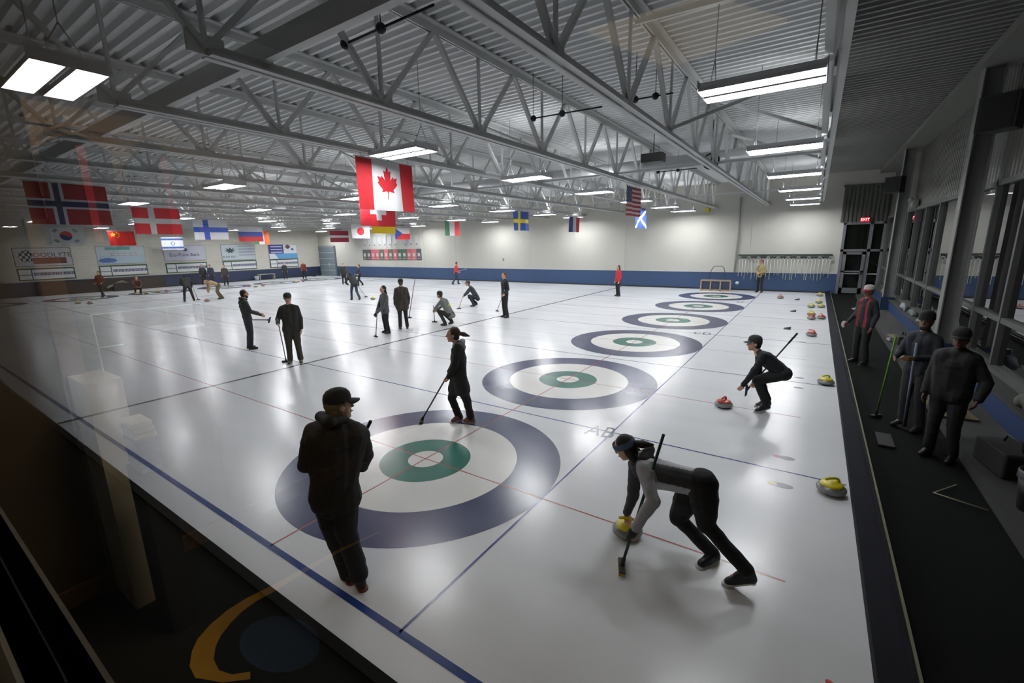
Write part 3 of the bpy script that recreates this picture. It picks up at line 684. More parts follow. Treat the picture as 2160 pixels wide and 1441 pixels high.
# ================================================================ BROOMS
def broom(top, head, label, stick='202224', pad='1b1b1d', across=None, rad=.0125, grip=None, padl=.1, tip=None, group=None, padc2=None, thick=.02):
    top = Vector(top); head = Vector(head); d = (head-top).normalized()
    t = thing('curling_broom', label, 'broom', head, 0, group)
    keep(MB().tube([top, head-d*.03], rad, 10).obj('handle', mat('stick_'+stick, stick, .35)), t)
    if grip:
        keep(MB().tube([top, top+(head-top)*.16], rad+.003, 10).obj('grip', mat('stick_'+grip, grip, .6)), t)
    if tip:
        a, b, c = tip
        keep(MB().tube([top+(head-top)*a, top+(head-top)*b], rad+.002, 10).obj('pale_band', mat('stick_'+c, c, .5)), t)
    ax = Vector(across) if across else d.cross(Vector((0, 0, 1)))
    if ax.length < .01: ax = Vector((0, 1, 0))
    ax.normalize(); n = ax.cross(d).normalized()
    # pad lies flat if the head touches the ice
    if head.z < .1:
        ax.z = 0; ax.normalize(); up = Vector((0, 0, 1)); fr = up.cross(ax)
    else: up = -d; fr = up.cross(ax).normalized()
    M = Matrix(((ax.x, fr.x, up.x, head.x), (ax.y, fr.y, up.y, head.y), (ax.z, fr.z, up.z, head.z), (0, 0, 0, 1)))
    keep(MB().box((-padl, -.03, -.004-thick), (padl, .03, -.004), 1, M).box((-padl*.95, -.026, -.004), (padl*.95, .026, .012), 0, M).obj('brush_pad', [mat('pad_'+pad, pad, .7), mat('pad2_'+(padc2 or pad), padc2 or pad, .9)]), t)
    keep(MB().cap(head-d*.07, head-d*.005, .018, .022).obj('swivel', BLK), t)
    return t
# rack of brooms on the far wall
t = thing('broom_rack', 'Long dark wall rail holding the hanging brooms on the far wall', 'rack', (XF-.05, -2.6, 1.95))
keep(MB().box((XF-.10, -4.85, 1.98), (XF-.005, -.42, 2.05)).obj('rail', mat('rail_dark', '2f3a34', .6)), t)
for k in range(30):
    keep(MB().tube([(XF-.06, -.5-.149*k, 1.99), (XF-.14, -.5-.149*k, 1.98), (XF-.14, -.5-.149*k, 1.86)], .008, 6).obj('hook', mat('rail_dark', '2f3a34')), t)
random.seed(3)
for k in range(28):
    y = -.52-.158*k; ln = random.choice([.95, 1.05, 1.15, 1.2]); sl = random.uniform(-.07, .07)
    broom((XF-.09, y+sl, 1.86-ln), (XF-.14, y, 1.86), 'White-handled broom hanging head-up in the wall rack, %s from the left' % ORD[k], 'd3d8d0', '222a28' if k % 3 else '8d9690', (0, 1, 0), .016, None, .085, None, 'brooms in the far wall rack', thick=.06)

# wooden hatch frame and black hand cart leaning on the far wall
p0 = GX(1482, 612, XF-.5); p1 = GX(1545, 612, XF-.5)
ya, yb = G(1482, 611).y, G(1543, 613).y; xa = 23.9
t = thing('ice_scraper', 'Wooden three-bay box frame standing at far wall behind the last rings', 'frame', (xa, (ya+yb)/2, 0))
m = MB(); WD = mat('pale_wood', 'a58f78', .7)
for z in (0.0, .56): m.box((xa-.04, yb, z), (xa+.04, ya, z+.09))
for y in np.linspace(yb, ya, 4): m.box((xa-.04, y-.035, 0), (xa+.04, y+.035, .6))
keep(m.obj('frame', WD), t)
keep(MB().box((xa+.04, yb, .02), (xa+.06, ya, .6)).obj('backing', mat('backing_navy', '25344f', .6)), t)
m = MB(); yc = (ya+yb)/2
m.tube([(xa+.1, yc+.42, .5), (xa+.3, yc+.38, 1.0), (xa+.38, yc+.27, 1.32), (xa+.38, yc+.15, 1.4), (xa+.38, yc-.2, 1.4), (xa+.38, yc-.32, 1.32), (xa+.3, yc-.42, 1.0), (xa+.1, yc-.48, .5)], .018, 8)
keep(m.obj('push_handle', mat('handle_dark', '26282a', .5)), t)

# ================================================================ PEOPLE
def remesh(mb, name, mats, vox, smooth=6, wr=0, noise_s=6, parent=None, colour=None):
    me = mb.mesh(name+'_src', mats[0] if isinstance(mats, list) else mats)
    ob = bpy.data.objects.new(name+'_src', me); C.objects.link(ob)
    r = ob.modifiers.new('r', 'REMESH'); r.mode = 'VOXEL'; r.voxel_size = vox; r.use_smooth_shade = True
    s_ = ob.modifiers.new('s', 'SMOOTH'); s_.iterations = smooth; s_.factor = .5
    bpy.context.view_layer.update()
    nm_ = bpy.data.meshes.new_from_object(ob.evaluated_get(bpy.context.evaluated_depsgraph_get()))
    bpy.data.objects.remove(ob); bpy.data.meshes.remove(me)
    nm_.name = name; nm_.materials.clear()
    for m in (mats if isinstance(mats, list) else [mats]): nm_.materials.append(m)
    if wr:
        n = len(nm_.vertices); co = np.empty(n*3, np.float32); nm_.vertices.foreach_get('co', co); co = co.reshape(-1, 3)
        no = np.array([v.normal[:] for v in nm_.vertices])
        dz = np.array([noise.noise(Vector((c[0]*noise_s, c[1]*noise_s, c[2]*noise_s*1.9)))+.5*noise.noise(Vector((c[0]*noise_s*2.5+9, c[1]*noise_s*2.5, c[2]*noise_s*4))) for c in co])
        co = co+no*dz[:, None]*wr; nm_.vertices.foreach_set('co', co.astype(np.float32).ravel())
    if colour and len(nm_.materials) > 1:
        for p_ in nm_.polygons: p_.material_index = colour(p_.center)
    for p_ in nm_.polygons: p_.use_smooth = True
    nm_.update()
    o = bpy.data.objects.new(name, nm_); C.objects.link(o)
    if parent: keep(o, parent)
    return o
def lerp(a, b, t_): return a+(b-a)*t_
SKIN = mat('skin', 'cfa088', .5, 0, .06, 20)
STD = dict(hd=(.02, 0, 1.62), nk=(-.01, 0, 1.46), ch=(0, 0, 1.28), pv=(0, 0, .96), sl=(0, .165, 1.385), sr=(0, -.165, 1.385), el=(-.03, .225, 1.11), er=(-.03, -.225, 1.11), wl=(.07, .23, .86), wr=(.07, -.23, .86),
           hl=(0, .09, .93), hr=(0, -.09, .93), kl=(.02, .10, .50), kr=(.02, -.10, .50), al=(-.03, .12, .09), ar=(-.03, -.12, .09), tl=(.14, .14, .035), tr=(.14, -.14, .035))
SQUAT = dict(STD, hd=(.26, 0, 1.08), nk=(.16, 0, .95), ch=(.06, 0, .78), pv=(-.16, 0, .42), sl=(.12, .17, .88), sr=(.12, -.17, .88), el=(.30, .24, .66), er=(.30, -.24, .66), wl=(.46, .12, .52), wr=(.46, -.1, .52),
             hl=(-.15, .09, .40), hr=(-.15, -.09, .40), kl=(.24, .16, .52), kr=(.20, -.14, .40), al=(.02, .13, .1), ar=(-.12, -.12, .14), tl=(.2, .15, .035), tr=(.03, -.13, .035))
BEND = dict(STD, hd=(.62, 0, 1.12), nk=(.5, 0, 1.1), ch=(.36, 0, 1.07), pv=(0, 0, .9), sl=(.44, .18, 1.08), sr=(.44, -.18, 1.08), el=(.5, .2, .82), er=(.5, -.2, .82), wl=(.56, .14, .58), wr=(.56, -.14, .58),
            hl=(0, .09, .88), hr=(0, -.09, .88), kl=(.14, .11, .48), kr=(.02, -.11, .48), al=(0, .12, .09), ar=(-.2, -.12, .1), tl=(.17, .13, .035), tr=(-.04, -.12, .035))
WALK = dict(STD, kl=(.2, .1, .5), al=(.22, .11, .09), tl=(.39, .12, .035), kr=(-.02, -.1, .5), ar=(-.3, -.11, .14), tr=(-.15, -.12, .035), el=(.02, .24, 1.13), wl=(.22, .22, .98), er=(.02, -.24, 1.13), wr=(.22, -.2, .98))
def build_person(J, label, style, vox=.012, base=None, facing=None):
    """J: world joints (Vectors). style keys: jacket, pants, shoe, hair, hat, hatc, coat(len), hood, sex"""
    st = dict(jacket='1c1c1e', pants='141416', shoe='101012', hair='2a2018', hat=None, hatc='1a1a18', coat=0, hood=None, long=False, pony=False, gloves=None, skin='cfa088', thigh=1.0, bulk=1.0, flare=1.0, sole=None, brim=True, beard=False, fine=False)
    st.update(style); hf = Vector(facing) if facing is not None else Vector((1, 0, 0)); hf.normalize()
    bk = st['bulk']; hero = vox < .011
    base = Vector(base) if base is not None else Vector(((J['al'].x+J['ar'].x)/2, (J['al'].y+J['ar'].y)/2, 0))
    root = thing('person', label, 'person', base)
    SK = mat('skin_'+st['skin'], st['skin'], .5, 0, .06, 20)
    hc = J['hd']; hn = (hc-J['nk']).normalized()
    up = (hn*.55+Vector((0, 0, 1))*.6).normalized(); up = (up-hf*up.dot(hf)).normalized(); sd = up.cross(hf).normalized()
    # ---- body (one continuous surface: head, neck, trunk, arms, hands, legs)
    b = MB()
    axs = (hf, sd, up)
    b.ell(hc+up*.02-hf*.012, (.096, .076, .1), axs, 18)                       # skull
    b.ell(hc+hf*.022-up*.045, (.066, .058, .072), axs, 16)                    # face / jaw
    b.cap(hc+hf*.05-up*.095, hc+hf*.062-up*.098, .026, .022)                  # chin
    b.cap(hc+hf*.088+up*.008, hc+hf*.104-up*.026, .009, .014, 8)              # nose
    b.cap(hc+hf*.078-sd*.03+up*.03, hc+hf*.078+sd*.03+up*.03, .014, .014, 8)  # brow
    b.cap(hc+hf*.082-sd*.014-up*.062, hc+hf*.082+sd*.014-up*.062, .010, .010, 8)  # mouth
    for s_ in (-1, 1): b.ell(hc+sd*(.078*s_)-hf*.012-up*.008, (.02, .01, .03), axs, 8)
    b.cap(hc-up*.06-hf*.015, J['nk'], .052, .056)
    b.cap(J['nk'], J['ch'], .07, .1)
    sh = (J['sl']-J['sr']); 
    for a in ('l', 'r'):
        s_, e, w_, h, k_, an, to = [J[q+a] for q in ('s', 'e', 'w', 'h', 'k', 'a', 't')]
        b.cap(lerp(J['nk'], s_, .4), lerp(s_, J['nk'], .08), .05, .05)
        b.cap(lerp(s_, J['ch'], .35), lerp(h, J['pv'], .15), .075, .07)
        b.cap(s_, e, .05, .04); b.cap(e, w_, .04, .028); b.cap(h, k_, .078, .052); b.cap(k_, an, .05, .035); b.cap(an, lerp(an, to, .7)+Vector((0, 0, .012)), .026, .016)
        # hand: palm, four bent fingers, thumb
        tgt = J.get('g'+a)                       # gripped axis (direction of the stick), optional
        fd = (w_-e).normalized()
        if J.get('f'+a) is not None: fd = J['f'+a].normalized()
        pn = sd if abs(fd.dot(sd)) < .8 else up
        if tgt is not None: ax_ = (tgt-fd*tgt.dot(fd)); ax_ = ax_.normalized() if ax_.length > .05 else fd.cross(pn)
        else: ax_ = fd.cross(pn)
        ax_.normalize(); pn = ax_.cross(fd).normalized()
        inward = (J['ch']-w_); pn = pn if pn.dot(inward) > 0 else -pn
        palm0 = w_+fd*.015; palm1 = w_+fd*.075
        for q in (-.028, -.009, .010, .028): b.cap(palm0+ax_*q*.7, palm1+ax_*q, .015, .0125, 8)
        cu = 1.35 if (tgt is not None) else .45
        for q, L_ in ((-.030, .062), (-.010, .074), (.010, .070), (.029, .056)):
            p_ = palm1+ax_*q; dr = fd; ang = 0
            for sg, sl in enumerate((.45, .32, .25)):
                ang += cu*(.75 if sg == 0 else .6)
                dr = fd*math.cos(ang)+pn*math.sin(ang)
                nx_ = p_+dr*(L_*sl); b.cap(p_, nx_, .0092-.0007*sg, .0085-.0007*sg, 8); p_ = nx_
        th = w_+fd*.03-ax_*.03; t1 = th+(fd*.6-ax_*.6+pn*.5).normalized()*.035
        b.cap(th, t1, .012, .0105, 8); b.cap(t1, t1+(fd*.6+pn*.8+ax_*.1).normalized()*.032, .0105, .009, 8)
    b.cap(J['ch'], J['pv'], .09, .085)
    lo = J['pv']+(J['pv']-J['ch'])*0
    body = remesh(b, 'body', SK, .007 if hero else min(vox*.8, .012), 3 if hero else 2, parent=root)
    # face details
    if hero or vox < .017:
        e_ = MB()
        for s_ in (-1, 1): e_.ell(hc+hf*.084+sd*(.03*s_)+up*.008, (.007, .013, .007), axs, 10)
        keep(e_.obj('eyes', mat('eye_dark', '2a221e', .3)), root)
        keep(MB().cap(hc+hf*.0925-sd*.016-up*.062, hc+hf*.0925+sd*.016-up*.062, .0045, .0045, 6).obj('lips', mat('lips', '8a4f48', .5)), root)
    # ---- jacket
    j = MB(); dn = (J['pv']-J['ch']); bent = max(0, min(1, (-dn.normalized().z-.45)/.45)); hem = dn.normalized()*((.08 if bent > .6 else -.01)+st['coat'])
    for a in ('l', 'r'):
        s_, e, w_, h = [J[q+a] for q in ('s', 'e', 'w', 'h')]
        sc = lerp(s_, J['ch'], .34); wa = lerp(h, J['pv'], .15)+(-dn)*.15
        j.cap(lerp(J['nk'], s_, .25)-(J['nk']-J['ch']).normalized()*.01, lerp(s_, J['nk'], .08), .06*bk, .062*bk)
        j.cap(sc, wa, .106*bk, .1*bk)
        hh = lerp(h, J['pv'], .25)+hem
        if st['coat']:
            kn = J['k'+a]; hh = lerp(h, kn, min(.75, st['coat']/.42))
            j.cap(wa, hh, .112*bk, .118*bk); j.cap(lerp(wa, J['pv'], .5), lerp(hh, lerp(J['pv'], (J['kl']+J['kr'])/2, .5), .4), .11*bk, .11*bk)
        else: j.cap(wa, hh-hem*.3, .108*bk, (.112 if bent > .6 else .1)*bk)
        j.cap(s_, e, .064*bk, .056*bk); j.cap(e, lerp(e, w_, .93), .057*bk, .043*bk)
    j.cap(lerp(J['nk'], J['ch'], .25), J['ch'], .085*bk, .13*bk); j.cap(J['ch'], lerp(J['ch'], J['pv'], .8), .125*bk, .118*bk)
    j.cap(lerp(J['nk'], hc, .12), J['nk'], .062, .07)
    jm = [mat('cloth_'+st['jacket'], st['jacket'], .8, 0, .18, 14)]
    cf = None
    if st.get('jacket2'):
        jm.append(mat('cloth_'+st['jacket2'], st['jacket2'], .8, 0, .15, 14)); cf = st['jsplit']
    remesh(j, 'coat' if st['coat'] else 'jacket', jm, vox, 5 if hero else 3, .009 if hero else .006, parent=root, colour=cf)
    if st['hood']:
        hd_ = MB(); bk_ = J['nk']-hf*.075
        hd_.cap(bk_-sd*.09+up*.03, bk_+sd*.09+up*.03, .05, .05); hd_.cap(bk_-up*.05, bk_-up*.10-hf*.0, .06, .04)
        for s_ in (-1, 1): hd_.cap(bk_+sd*.09*s_+up*.03, J['nk']+hf*.05+sd*.06*s_+up*.0, .04, .032)
        remesh(hd_, 'hood', mat('cloth_'+st['hood'], st['hood'], .8, 0, .15, 14), vox, 4, .006, parent=root)
    # ---- trousers
    p = MB(); fl = st['flare']
    for a in ('l', 'r'):
        h, k_, an = J['h'+a], J['k'+a], J['a'+a]
        th_ = st['thigh']; p.cap(h, lerp(h, k_, .5), .100*th_, .09*fl*th_); p.cap(lerp(h, k_, .5), k_, .09*fl*th_, .072*fl*(.5+.5*th_)); p.cap(k_, lerp(k_, an, .5), .07*fl, .064*fl); p.cap(lerp(k_, an, .5), lerp(k_, an, .97), .064*fl, .064*fl)
    p.cap(J['hl'], J['hr'], .105+.02*(1-bent), .105+.02*(1-bent)); p.cap(J['pv'], lerp(J['pv'], J['ch'], .15), .115, .105)
    remesh(p, 'trousers', mat('cloth_'+st['pants'], st['pants'], .8, 0, .18, 14), vox, 4 if hero else 3, .007 if hero else .005, parent=root)
    # ---- shoes
    for a in ('l', 'r'):
        an, to = J['a'+a], J['t'+a]; d = (to-an); d.z = 0
        if d.length < .02: d = hf.copy(); d.z = 0
        d.normalize(); hl_ = Vector((an.x, an.y, 0))-d*.035; hl_.z = max(.036, an.z-.06); t2 = Vector((to.x, to.y, max(.036, to.z)))
        if (t2-hl_).length > .3: t2 = hl_+(t2-hl_).normalized()*.3
        q = MB().cap(hl_, lerp(hl_, t2, .55), .042, .045).cap(lerp(hl_, t2, .5), t2-d*.03, .046, .036).cap(an+Vector((0, 0, .02)), hl_+Vector((0, 0, .01)), .047, .04).cap(an, lerp(hl_, t2, .6)+Vector((0, 0, .018)), .046, .036)
        sh_ = remesh(q, 'shoe', mat('shoe_'+st['shoe'], st['shoe'], .5), max(vox*.8, .008), 2, parent=root)
        if st['sole']:
            x_ = Vector((t2.x-hl_.x, t2.y-hl_.y, 0)); x_.normalize(); y_ = Vector((-x_.y, x_.x, 0)); so = MB(); ring = []
            for a_ in np.linspace(PI/2, 3*PI/2, 9): ring.append(hl_+.037*(math.cos(a_)*x_+math.sin(a_)*y_))
            for a_ in np.linspace(-PI/2, PI/2, 9): ring.append(t2-x_*.02+.043*(math.cos(a_)*x_+math.sin(a_)*y_))
            lo_ = [p_+Vector((0, 0, -.034)) for p_ in ring]; hi_ = [p_+Vector((0, 0, -.018)) for p_ in ring]; n_ = len(ring)
            so.add(lo_+hi_, [tuple(range(n_))[::-1], tuple(range(n_, 2*n_))]+[(k_, (k_+1) % n_, n_+(k_+1) % n_, n_+k_) for k_ in range(n_)])
            keep(so.obj('sole', mat('sole_'+st['sole'], st['sole'], .5)), sh_)
    if st['gloves']:
        for a in st.get('gside', 'lr'):
            w_ = J['w'+a]; fd = (w_-J['e'+a]).normalized()
            if J.get('f'+a) is not None: fd = J['f'+a].normalized()
            remesh(MB().cap(w_-fd*.03, w_+fd*.03, .036, .042).cap(w_+fd*.03, w_+fd*.09, .045, .034), 'glove', mat('glove_'+st['gloves'], st['gloves'], .6), .008, 2, parent=root)
    # ---- hair / hats
    HMt = mat('hair_'+st['hair'], st['hair'], .7, 0, .3, 40)
    h = MB()
    h.ell(hc+up*.03-hf*.028, (.095, .086, .102), axs, 16); h.ell(hc-hf*.045-up*.03, (.062, .072, .075), axs, 14)
    if st['long']:
        for s_ in (-1, 0, 1): h.cap(hc-hf*.05+sd*.05*s_-up*.02, J['nk']-hf*.085+sd*.06*s_-Vector((0, 0, .16)), .045, .028)
    if st['pony']:
        q0 = hc-hf*.11+up*.02; pd = Vector(st['pony']) if not isinstance(st['pony'], bool) else (-hf*.5-Vector((0, 0, 1)))
        pd.normalize(); h.cap(q0, q0+pd*.07, .03, .04); h.cap(q0+pd*.07, q0+pd*.17, .04, .014)
    if st['beard']: h.cap(hc+hf*.05-up*.095-sd*.02, hc+hf*.05-up*.095+sd*.02, .036, .036); h.cap(hc+hf*.02-up*.07-sd*.05, hc+hf*.05-up*.1, .025, .03); h.cap(hc+hf*.02-up*.07+sd*.05, hc+hf*.05-up*.1, .025, .03)
    remesh(h, 'hair', HMt, .009 if hero else .014, 3, .003, 25, parent=root)
    if st['hat'] in ('cap', 'beanie'):
        hm = mat('hat_'+st['hatc'], st['hatc'], .8, 0, .1)
        c_ = MB(); n = 20; o = hc+up*.052-hf*.012; prof = [(1.0, -.012), (1.0, .02), (.93, .052), (.74, .078), (.42, .094), (0.001, .099)] if st['hat'] == 'cap' else [(1.02, -.03), (1.02, .02), (.96, .06), (.74, .09), (.4, .105), (.001, .11)]
        vs = []; fs = []
        for r_, z in prof:
            for k_ in range(n): a = 2*PI*k_/n; vs.append(o+hf*(.108*r_*math.cos(a))+sd*(.094*r_*math.sin(a))+up*z)
        for i in range(len(prof)-1):
            for k_ in range(n): fs.append((i*n+k_, i*n+(k_+1) % n, (i+1)*n+(k_+1) % n, (i+1)*n+k_))
        c_.add(vs, fs, 0, True)
        hat = c_.obj('cap' if st['hat'] == 'cap' else 'beanie', hm); keep(hat, root)
        if st['hat'] == 'cap':
            br = MB(); n = 12; vs = []
            for lay in (0, -.006):
                for k_ in range(n+1):
                    a = -1.15+2.3*k_/n; c1 = o+hf*(.104*math.cos(a))+sd*(.092*math.sin(a))+up*(-.008+lay)
                    c2 = c1+hf*(.075*math.cos(a*.9))+up*(-.018-.012*abs(math.sin(a)))
                    vs += [c1, c2]
            fs = []; q = 2*(n+1)
            for k_ in range(n):
                fs.append((2*k_, 2*k_+2, 2*k_+3, 2*k_+1)); fs.append((q+2*k_, q+2*k_+1, q+2*k_+3, q+2*k_+2)); fs.append((2*k_+1, 2*k_+3, q+2*k_+3, q+2*k_+1))
            br.add(vs, fs, 0, True); bo = br.obj('brim', mat('hat_'+(st.get('brimc') or st['hatc']), st.get('brimc') or st['hatc'], .8)); bo.parent = hat
    if st['hat'] == 'band':
        c_ = MB(); n = 24; o = hc+up*.045-hf*.012; vs = []
        for z, r_ in ((-.028, 1.0), (-.01, 1.04), (.012, 1.03), (.03, .97)):
            for k_ in range(n): a = 2*PI*k_/n; vs.append(o+hf*(.107*r_*math.cos(a))+sd*(.093*r_*math.sin(a))+up*z)
        c_.add(vs, [(i*n+k_, i*n+(k_+1) % n, (i+1)*n+(k_+1) % n, (i+1)*n+k_) for i in range(3) for k_ in range(n)], 0, True)
        keep(c_.obj('headband', mat('band_'+st['hatc'], st['hatc'], .8)), root)
    return root
def local_person(u, v, face, label, pose=STD, height=1.75, style={}, vox=.016, over={}, headf=None, z=0.0, pos=None):
    """face: heading in degrees in the ground plane (0 = +X)"""
    p = Vector(pos) if pos else G(u, v, z); p.y = min(p.y, 39.4); s_ = height/1.75; a = math.radians(face); F = Vector((math.cos(a), math.sin(a), 0)); L = Vector((-math.sin(a), math.cos(a), 0))
    D = dict(pose); D.update(over)
    J = {k_: p+F*(q[0]*s_)+L*(q[1]*s_)+Vector((0, 0, q[2]*s_)) for k_, q in D.items()}
    hfd = a+math.radians(headf or 0); hf = Vector((math.cos(hfd), math.sin(hfd), 0))
    r = build_person(J, label, style, vox, (p.x, p.y, p.z), hf)
    return J, F, L
def cam_az(u, v):   # heading that looks away from the camera at this ground point
    p = G(u, v)-CP; return math.degrees(math.atan2(p.y, p.x))
class Px:
    """joints given in the photograph with a depth offset from the figure's own upright plane"""
    def __init__(s, u, v): s.B = G(u, v); h = s.B-CP; h.z = 0; s.D = h.length; s.hv = h/s.D
    def __call__(s, u, v, d=0.0):
        r = ray(u, v); t_ = (s.D+d)/(r.x*s.hv.x+r.y*s.hv.y); return CP+r*t_

# ---- man in the foreground seen from behind
P1 = Px(752, 1232)
J = dict(hd=P1(716, 856, .03), nk=P1(708, 886, 0), ch=P1(706, 935, 0), pv=P1(705, 1035, 0), sl=P1(661, 911, .02), sr=P1(758, 914, .04), el=P1(645, 980, .06), er=P1(771, 957, .12), wl=P1(702, 965, .34), wr=P1(765, 985, .30),
         hl=P1(687, 1040, .02), hr=P1(726, 1040, .02), kl=P1(708, 1128, .10), kr=P1(730, 1120, -.02), al=P1(737, 1213, .14), ar=P1(758, 1213, -.06), tl=G(742, 1232), tr=G(769, 1246))
J['tl'].z = .035; J['tr'].z = .035
hv1 = P1.hv.copy(); rt = Vector((hv1.y, -hv1.x, 0))
build_person(J, 'Man in black cap and dark hooded jacket seen from behind, in the near left foreground', dict(jacket='201b16', pants='0e1013', shoe='14141a', hair='75684c', skin='c89a80', hat='cap', hatc='171712', hood='1d1915', bulk=1.2, flare=1.25, coat=.05, sole='6b2a22'), .009, None, (hv1*.35+rt*.95))
broom(P1(782, 888, .22), P1(722, 1010, .42)-Vector((0, 0, .0)), 'Black broom tucked under the arm of the foreground man', '0e0e10', across=hv1, rad=.015)
# ---- woman bending over her stone at lower right
P2 = Px(1500, 1195)
fwd2 = (H2STONE-P2.B); fwd2.z = 0; fwd2.normalize()
J = dict(hd=P2(1318, 945, .0), nk=P2(1352, 968, .02), ch=P2(1388, 1000, .02), pv=P2(1472, 1018, .02), sl=P2(1358, 990, -.17), sr=P2(1340, 980, .17), el=P2(1378, 1056, -.36), er=P2(1336, 1042, .20), wl=P2(1340, 1103, -.10), wr=P2(1322, 1083, .16),
         hl=P2(1482, 1020, -.09), hr=P2(1462, 1022, .10), kl=P2(1490, 1106, -.12), kr=P2(1430, 1092, .14), al=P2(1577, 1205, -.18), ar=P2(1505, 1168, .08), tl=G(1528, 1232), tr=G(1474, 1198))
J['tl'].z = .035; J['tr'].z = .035
st_ = P2(1400, 916, -.13); hd_ = G(1311, 1200); hd_.z = .03
dl = (hd_-st_).normalized(); J['gl'] = dl; J['wl'] = st_+dl*((J['wl']-st_).dot(dl))+(J['el']-J['wl']).normalized()*.05
J['fr'] = Vector((H2STONE.x, H2STONE.y, .16))-J['wr']
sp0, sp1 = J['ch'], J['pv']
def split2(c):
    # white yoke along the back, charcoal flank, pale grey sleeves
    c = Vector(c)
    def dseg(a, b_):
        ab = b_-a; t_ = max(0, min(1, (c-a).dot(ab)/ab.length_squared)); return (c-(a+ab*t_)).length
    if min(dseg(J['sl'], J['el']), dseg(J['el'], J['wl'])) < .085: return 1
    if min(dseg(J['sr'], J['er']), dseg(J['er'], J['wr'])) < .085: return 0
    ab = J['pv']-J['ch']; t_ = (c-J['ch']).dot(ab)/ab.length_squared; q = c-(J['ch']+ab*t_)
    qu = q.dot(Vector((0, 0, .82))+P2.hv*.57)
    if qu > .06 or qu < -.088: return 2
    return 0
def build2():
    stl = dict(jacket='3c3d42', pants='0b0b0c', shoe='111820', hair='1d1412', hat='band', hatc='5a6c86', bulk=1.04, flare=.98, long=True, pony=(.6, -.9, -.1), gloves='0c0c0e', gside='l', sole='c8ccc9', jacket2='9a9b9e', jsplit=split2, hood='15120f', skin='cfa088', thigh=1.28)
    r = build_person(J, 'Woman in grey and white jacket with blue headband bending over a stone, lower right', stl, .009, None, (fwd2+Vector((0, 0, -.5))))
    for c in r.children:
        if c.name.startswith('jacket'): c.data.materials.append(mat('cloth_white2', 'b9babd', .8))
    return r
build2()
for o_ in bpy.data.objects:
    if o_.name.startswith('jacket') and len(o_.data.materials) == 3:
        for p_ in o_.data.polygons: p_.material_index = split2(p_.center)
broom(st_, hd_, 'Dark green broom held by the bending woman in grey', '12352a', '2b2618', (P2.hv+fwd2*.3), .0135, 'e0e0de' if False else None, .1, (.26, .34, 'c9c9c4'), None, 'b5a05c')
# ---- squatting man reaching towards the red stone
P3 = Px(1605, 866)
RS = G(1526, 859); f3 = (RS-P3.B); f3.z = 0; f3.normalize()
J = dict(hd=P3(1591, 725, .0), nk=P3(1601, 745, .0), ch=P3(1622, 762, 0), pv=P3(1652, 788, .0), sl=P3(1612, 751, -.17), sr=P3(1602, 748, .17), el=P3(1588, 788, -.22), er=P3(1600, 785, .24), wl=P3(1567, 813, -.12), wr=P3(1590, 806, .30),
         hl=P3(1655, 789, -.09), hr=P3(1650, 788, .09), kl=P3(1597, 803, -.10), kr=P3(1602, 800, .12), al=P3(1616, 851, -.08), ar=P3(1618, 843, .10), tl=G(1592, 870), tr=G(1594, 857))
J['tl'].z = .035; J['tr'].z = .035; J['fl'] = P3(1556, 826, -.1)-J['wl']
s3a, s3b = P3(1682, 703, .10), P3(1575, 823, .34); J['gr'] = (s3b-s3a).normalized()
build_person(J, 'Squatting man in black with a grey cap, reaching towards a red stone', dict(jacket='101318', pants='0c0e12', shoe='101216', hair='231a14', hat='cap', hatc='2c2e2c', brimc='55585a', bulk=1.02, flare=1.05, sole='b9bdbf'), .010, None, f3)
broom(s3a, s3b, 'Black-tipped broom carried behind the squatting man, pointing up right', '3a3c40', across=(0, 0, 1), grip='121214')
# ---- woman in long coat with broom
P4 = Px(975, 888)
BH = G(889, 891); BH.z = .03; f4 = (BH-P4.B); f4.z = 0; f4.normalize()
J = dict(hd=P4(955, 706, .0), nk=P4(965, 727, 0), ch=P4(967, 755, 0), pv=P4(969, 800, 0), sl=P4(966, 735, -.15), sr=P4(964, 735, .15), el=P4(960, 768, -.2), er=P4(957, 770, .2), wl=P4(946, 797, -.06), wr=P4(948, 784, .06),
         hl=P4(972, 808, -.09), hr=P4(964, 808, .09), kl=P4(985, 846, -.1), kr=P4(953, 840, .10), al=P4(993, 880, -.1), ar=P4(969, 880, .06), tl=G(978, 891), tr=G(953, 893))
J['tl'].z = .035; J['tr'].z = .035; d4 = (BH-P4(946, 797, -.05)).normalized(); J['gl'] = d4; J['gr'] = d4
tp4 = P4(949, 783, 0)
build_person(J, 'Woman in long black coat with grey hood, leaning a broom on the rings', dict(jacket='181816', pants='101010', shoe='7a4a4a', hair='3b261c', coat=.16, hood='8a8a8a', pony=(rt*.9+Vector((0, 0, -.35))), bulk=1.04, flare=1.0, sole='c9b9b4'), .010, None, f4)
broom(tp4, BH, 'Black broom resting on the nearest rings, held by the woman in the long coat', '26262a', '222226', P4.hv, .013)

# ---- mid-distance curlers
def hold(J, F, L, side='r', fwd=.45, lat=-.2, label='', top=.25, stick='3a3c3e', head=None, **kw):
    w_ = J['w'+side]; hd = head if head is not None else Vector((w_.x, w_.y, 0))+F*fwd+L*lat
    hd = Vector(hd); hd.z = .03; d = (w_-hd).normalized()
    return broom(w_+d*top+d*.0, hd, label, stick, across=L, **kw)
v610 = cam_az(620, 770)
J_, F_, L_ = local_person(624, 766, v610+172, 'Man in dark jacket and cap standing on the hog line facing the camera', STD, 1.78, dict(jacket='242420', pants='35302a', shoe='2c2c28', hair='3a3026', hat='cap', hatc='3c3a34', coat=.08, sole='b9b9ae', bulk=1.05, flare=1.1), .014, dict(wr=(.24, -.24, 1.05), er=(.03, -.27, 1.14)))
broom(J_['wr']+Vector((0, 0, .12)), G(604, 764)+Vector((0, 0, .03)), 'Upright broom held by the man on the hog line', '77787a', across=L_)
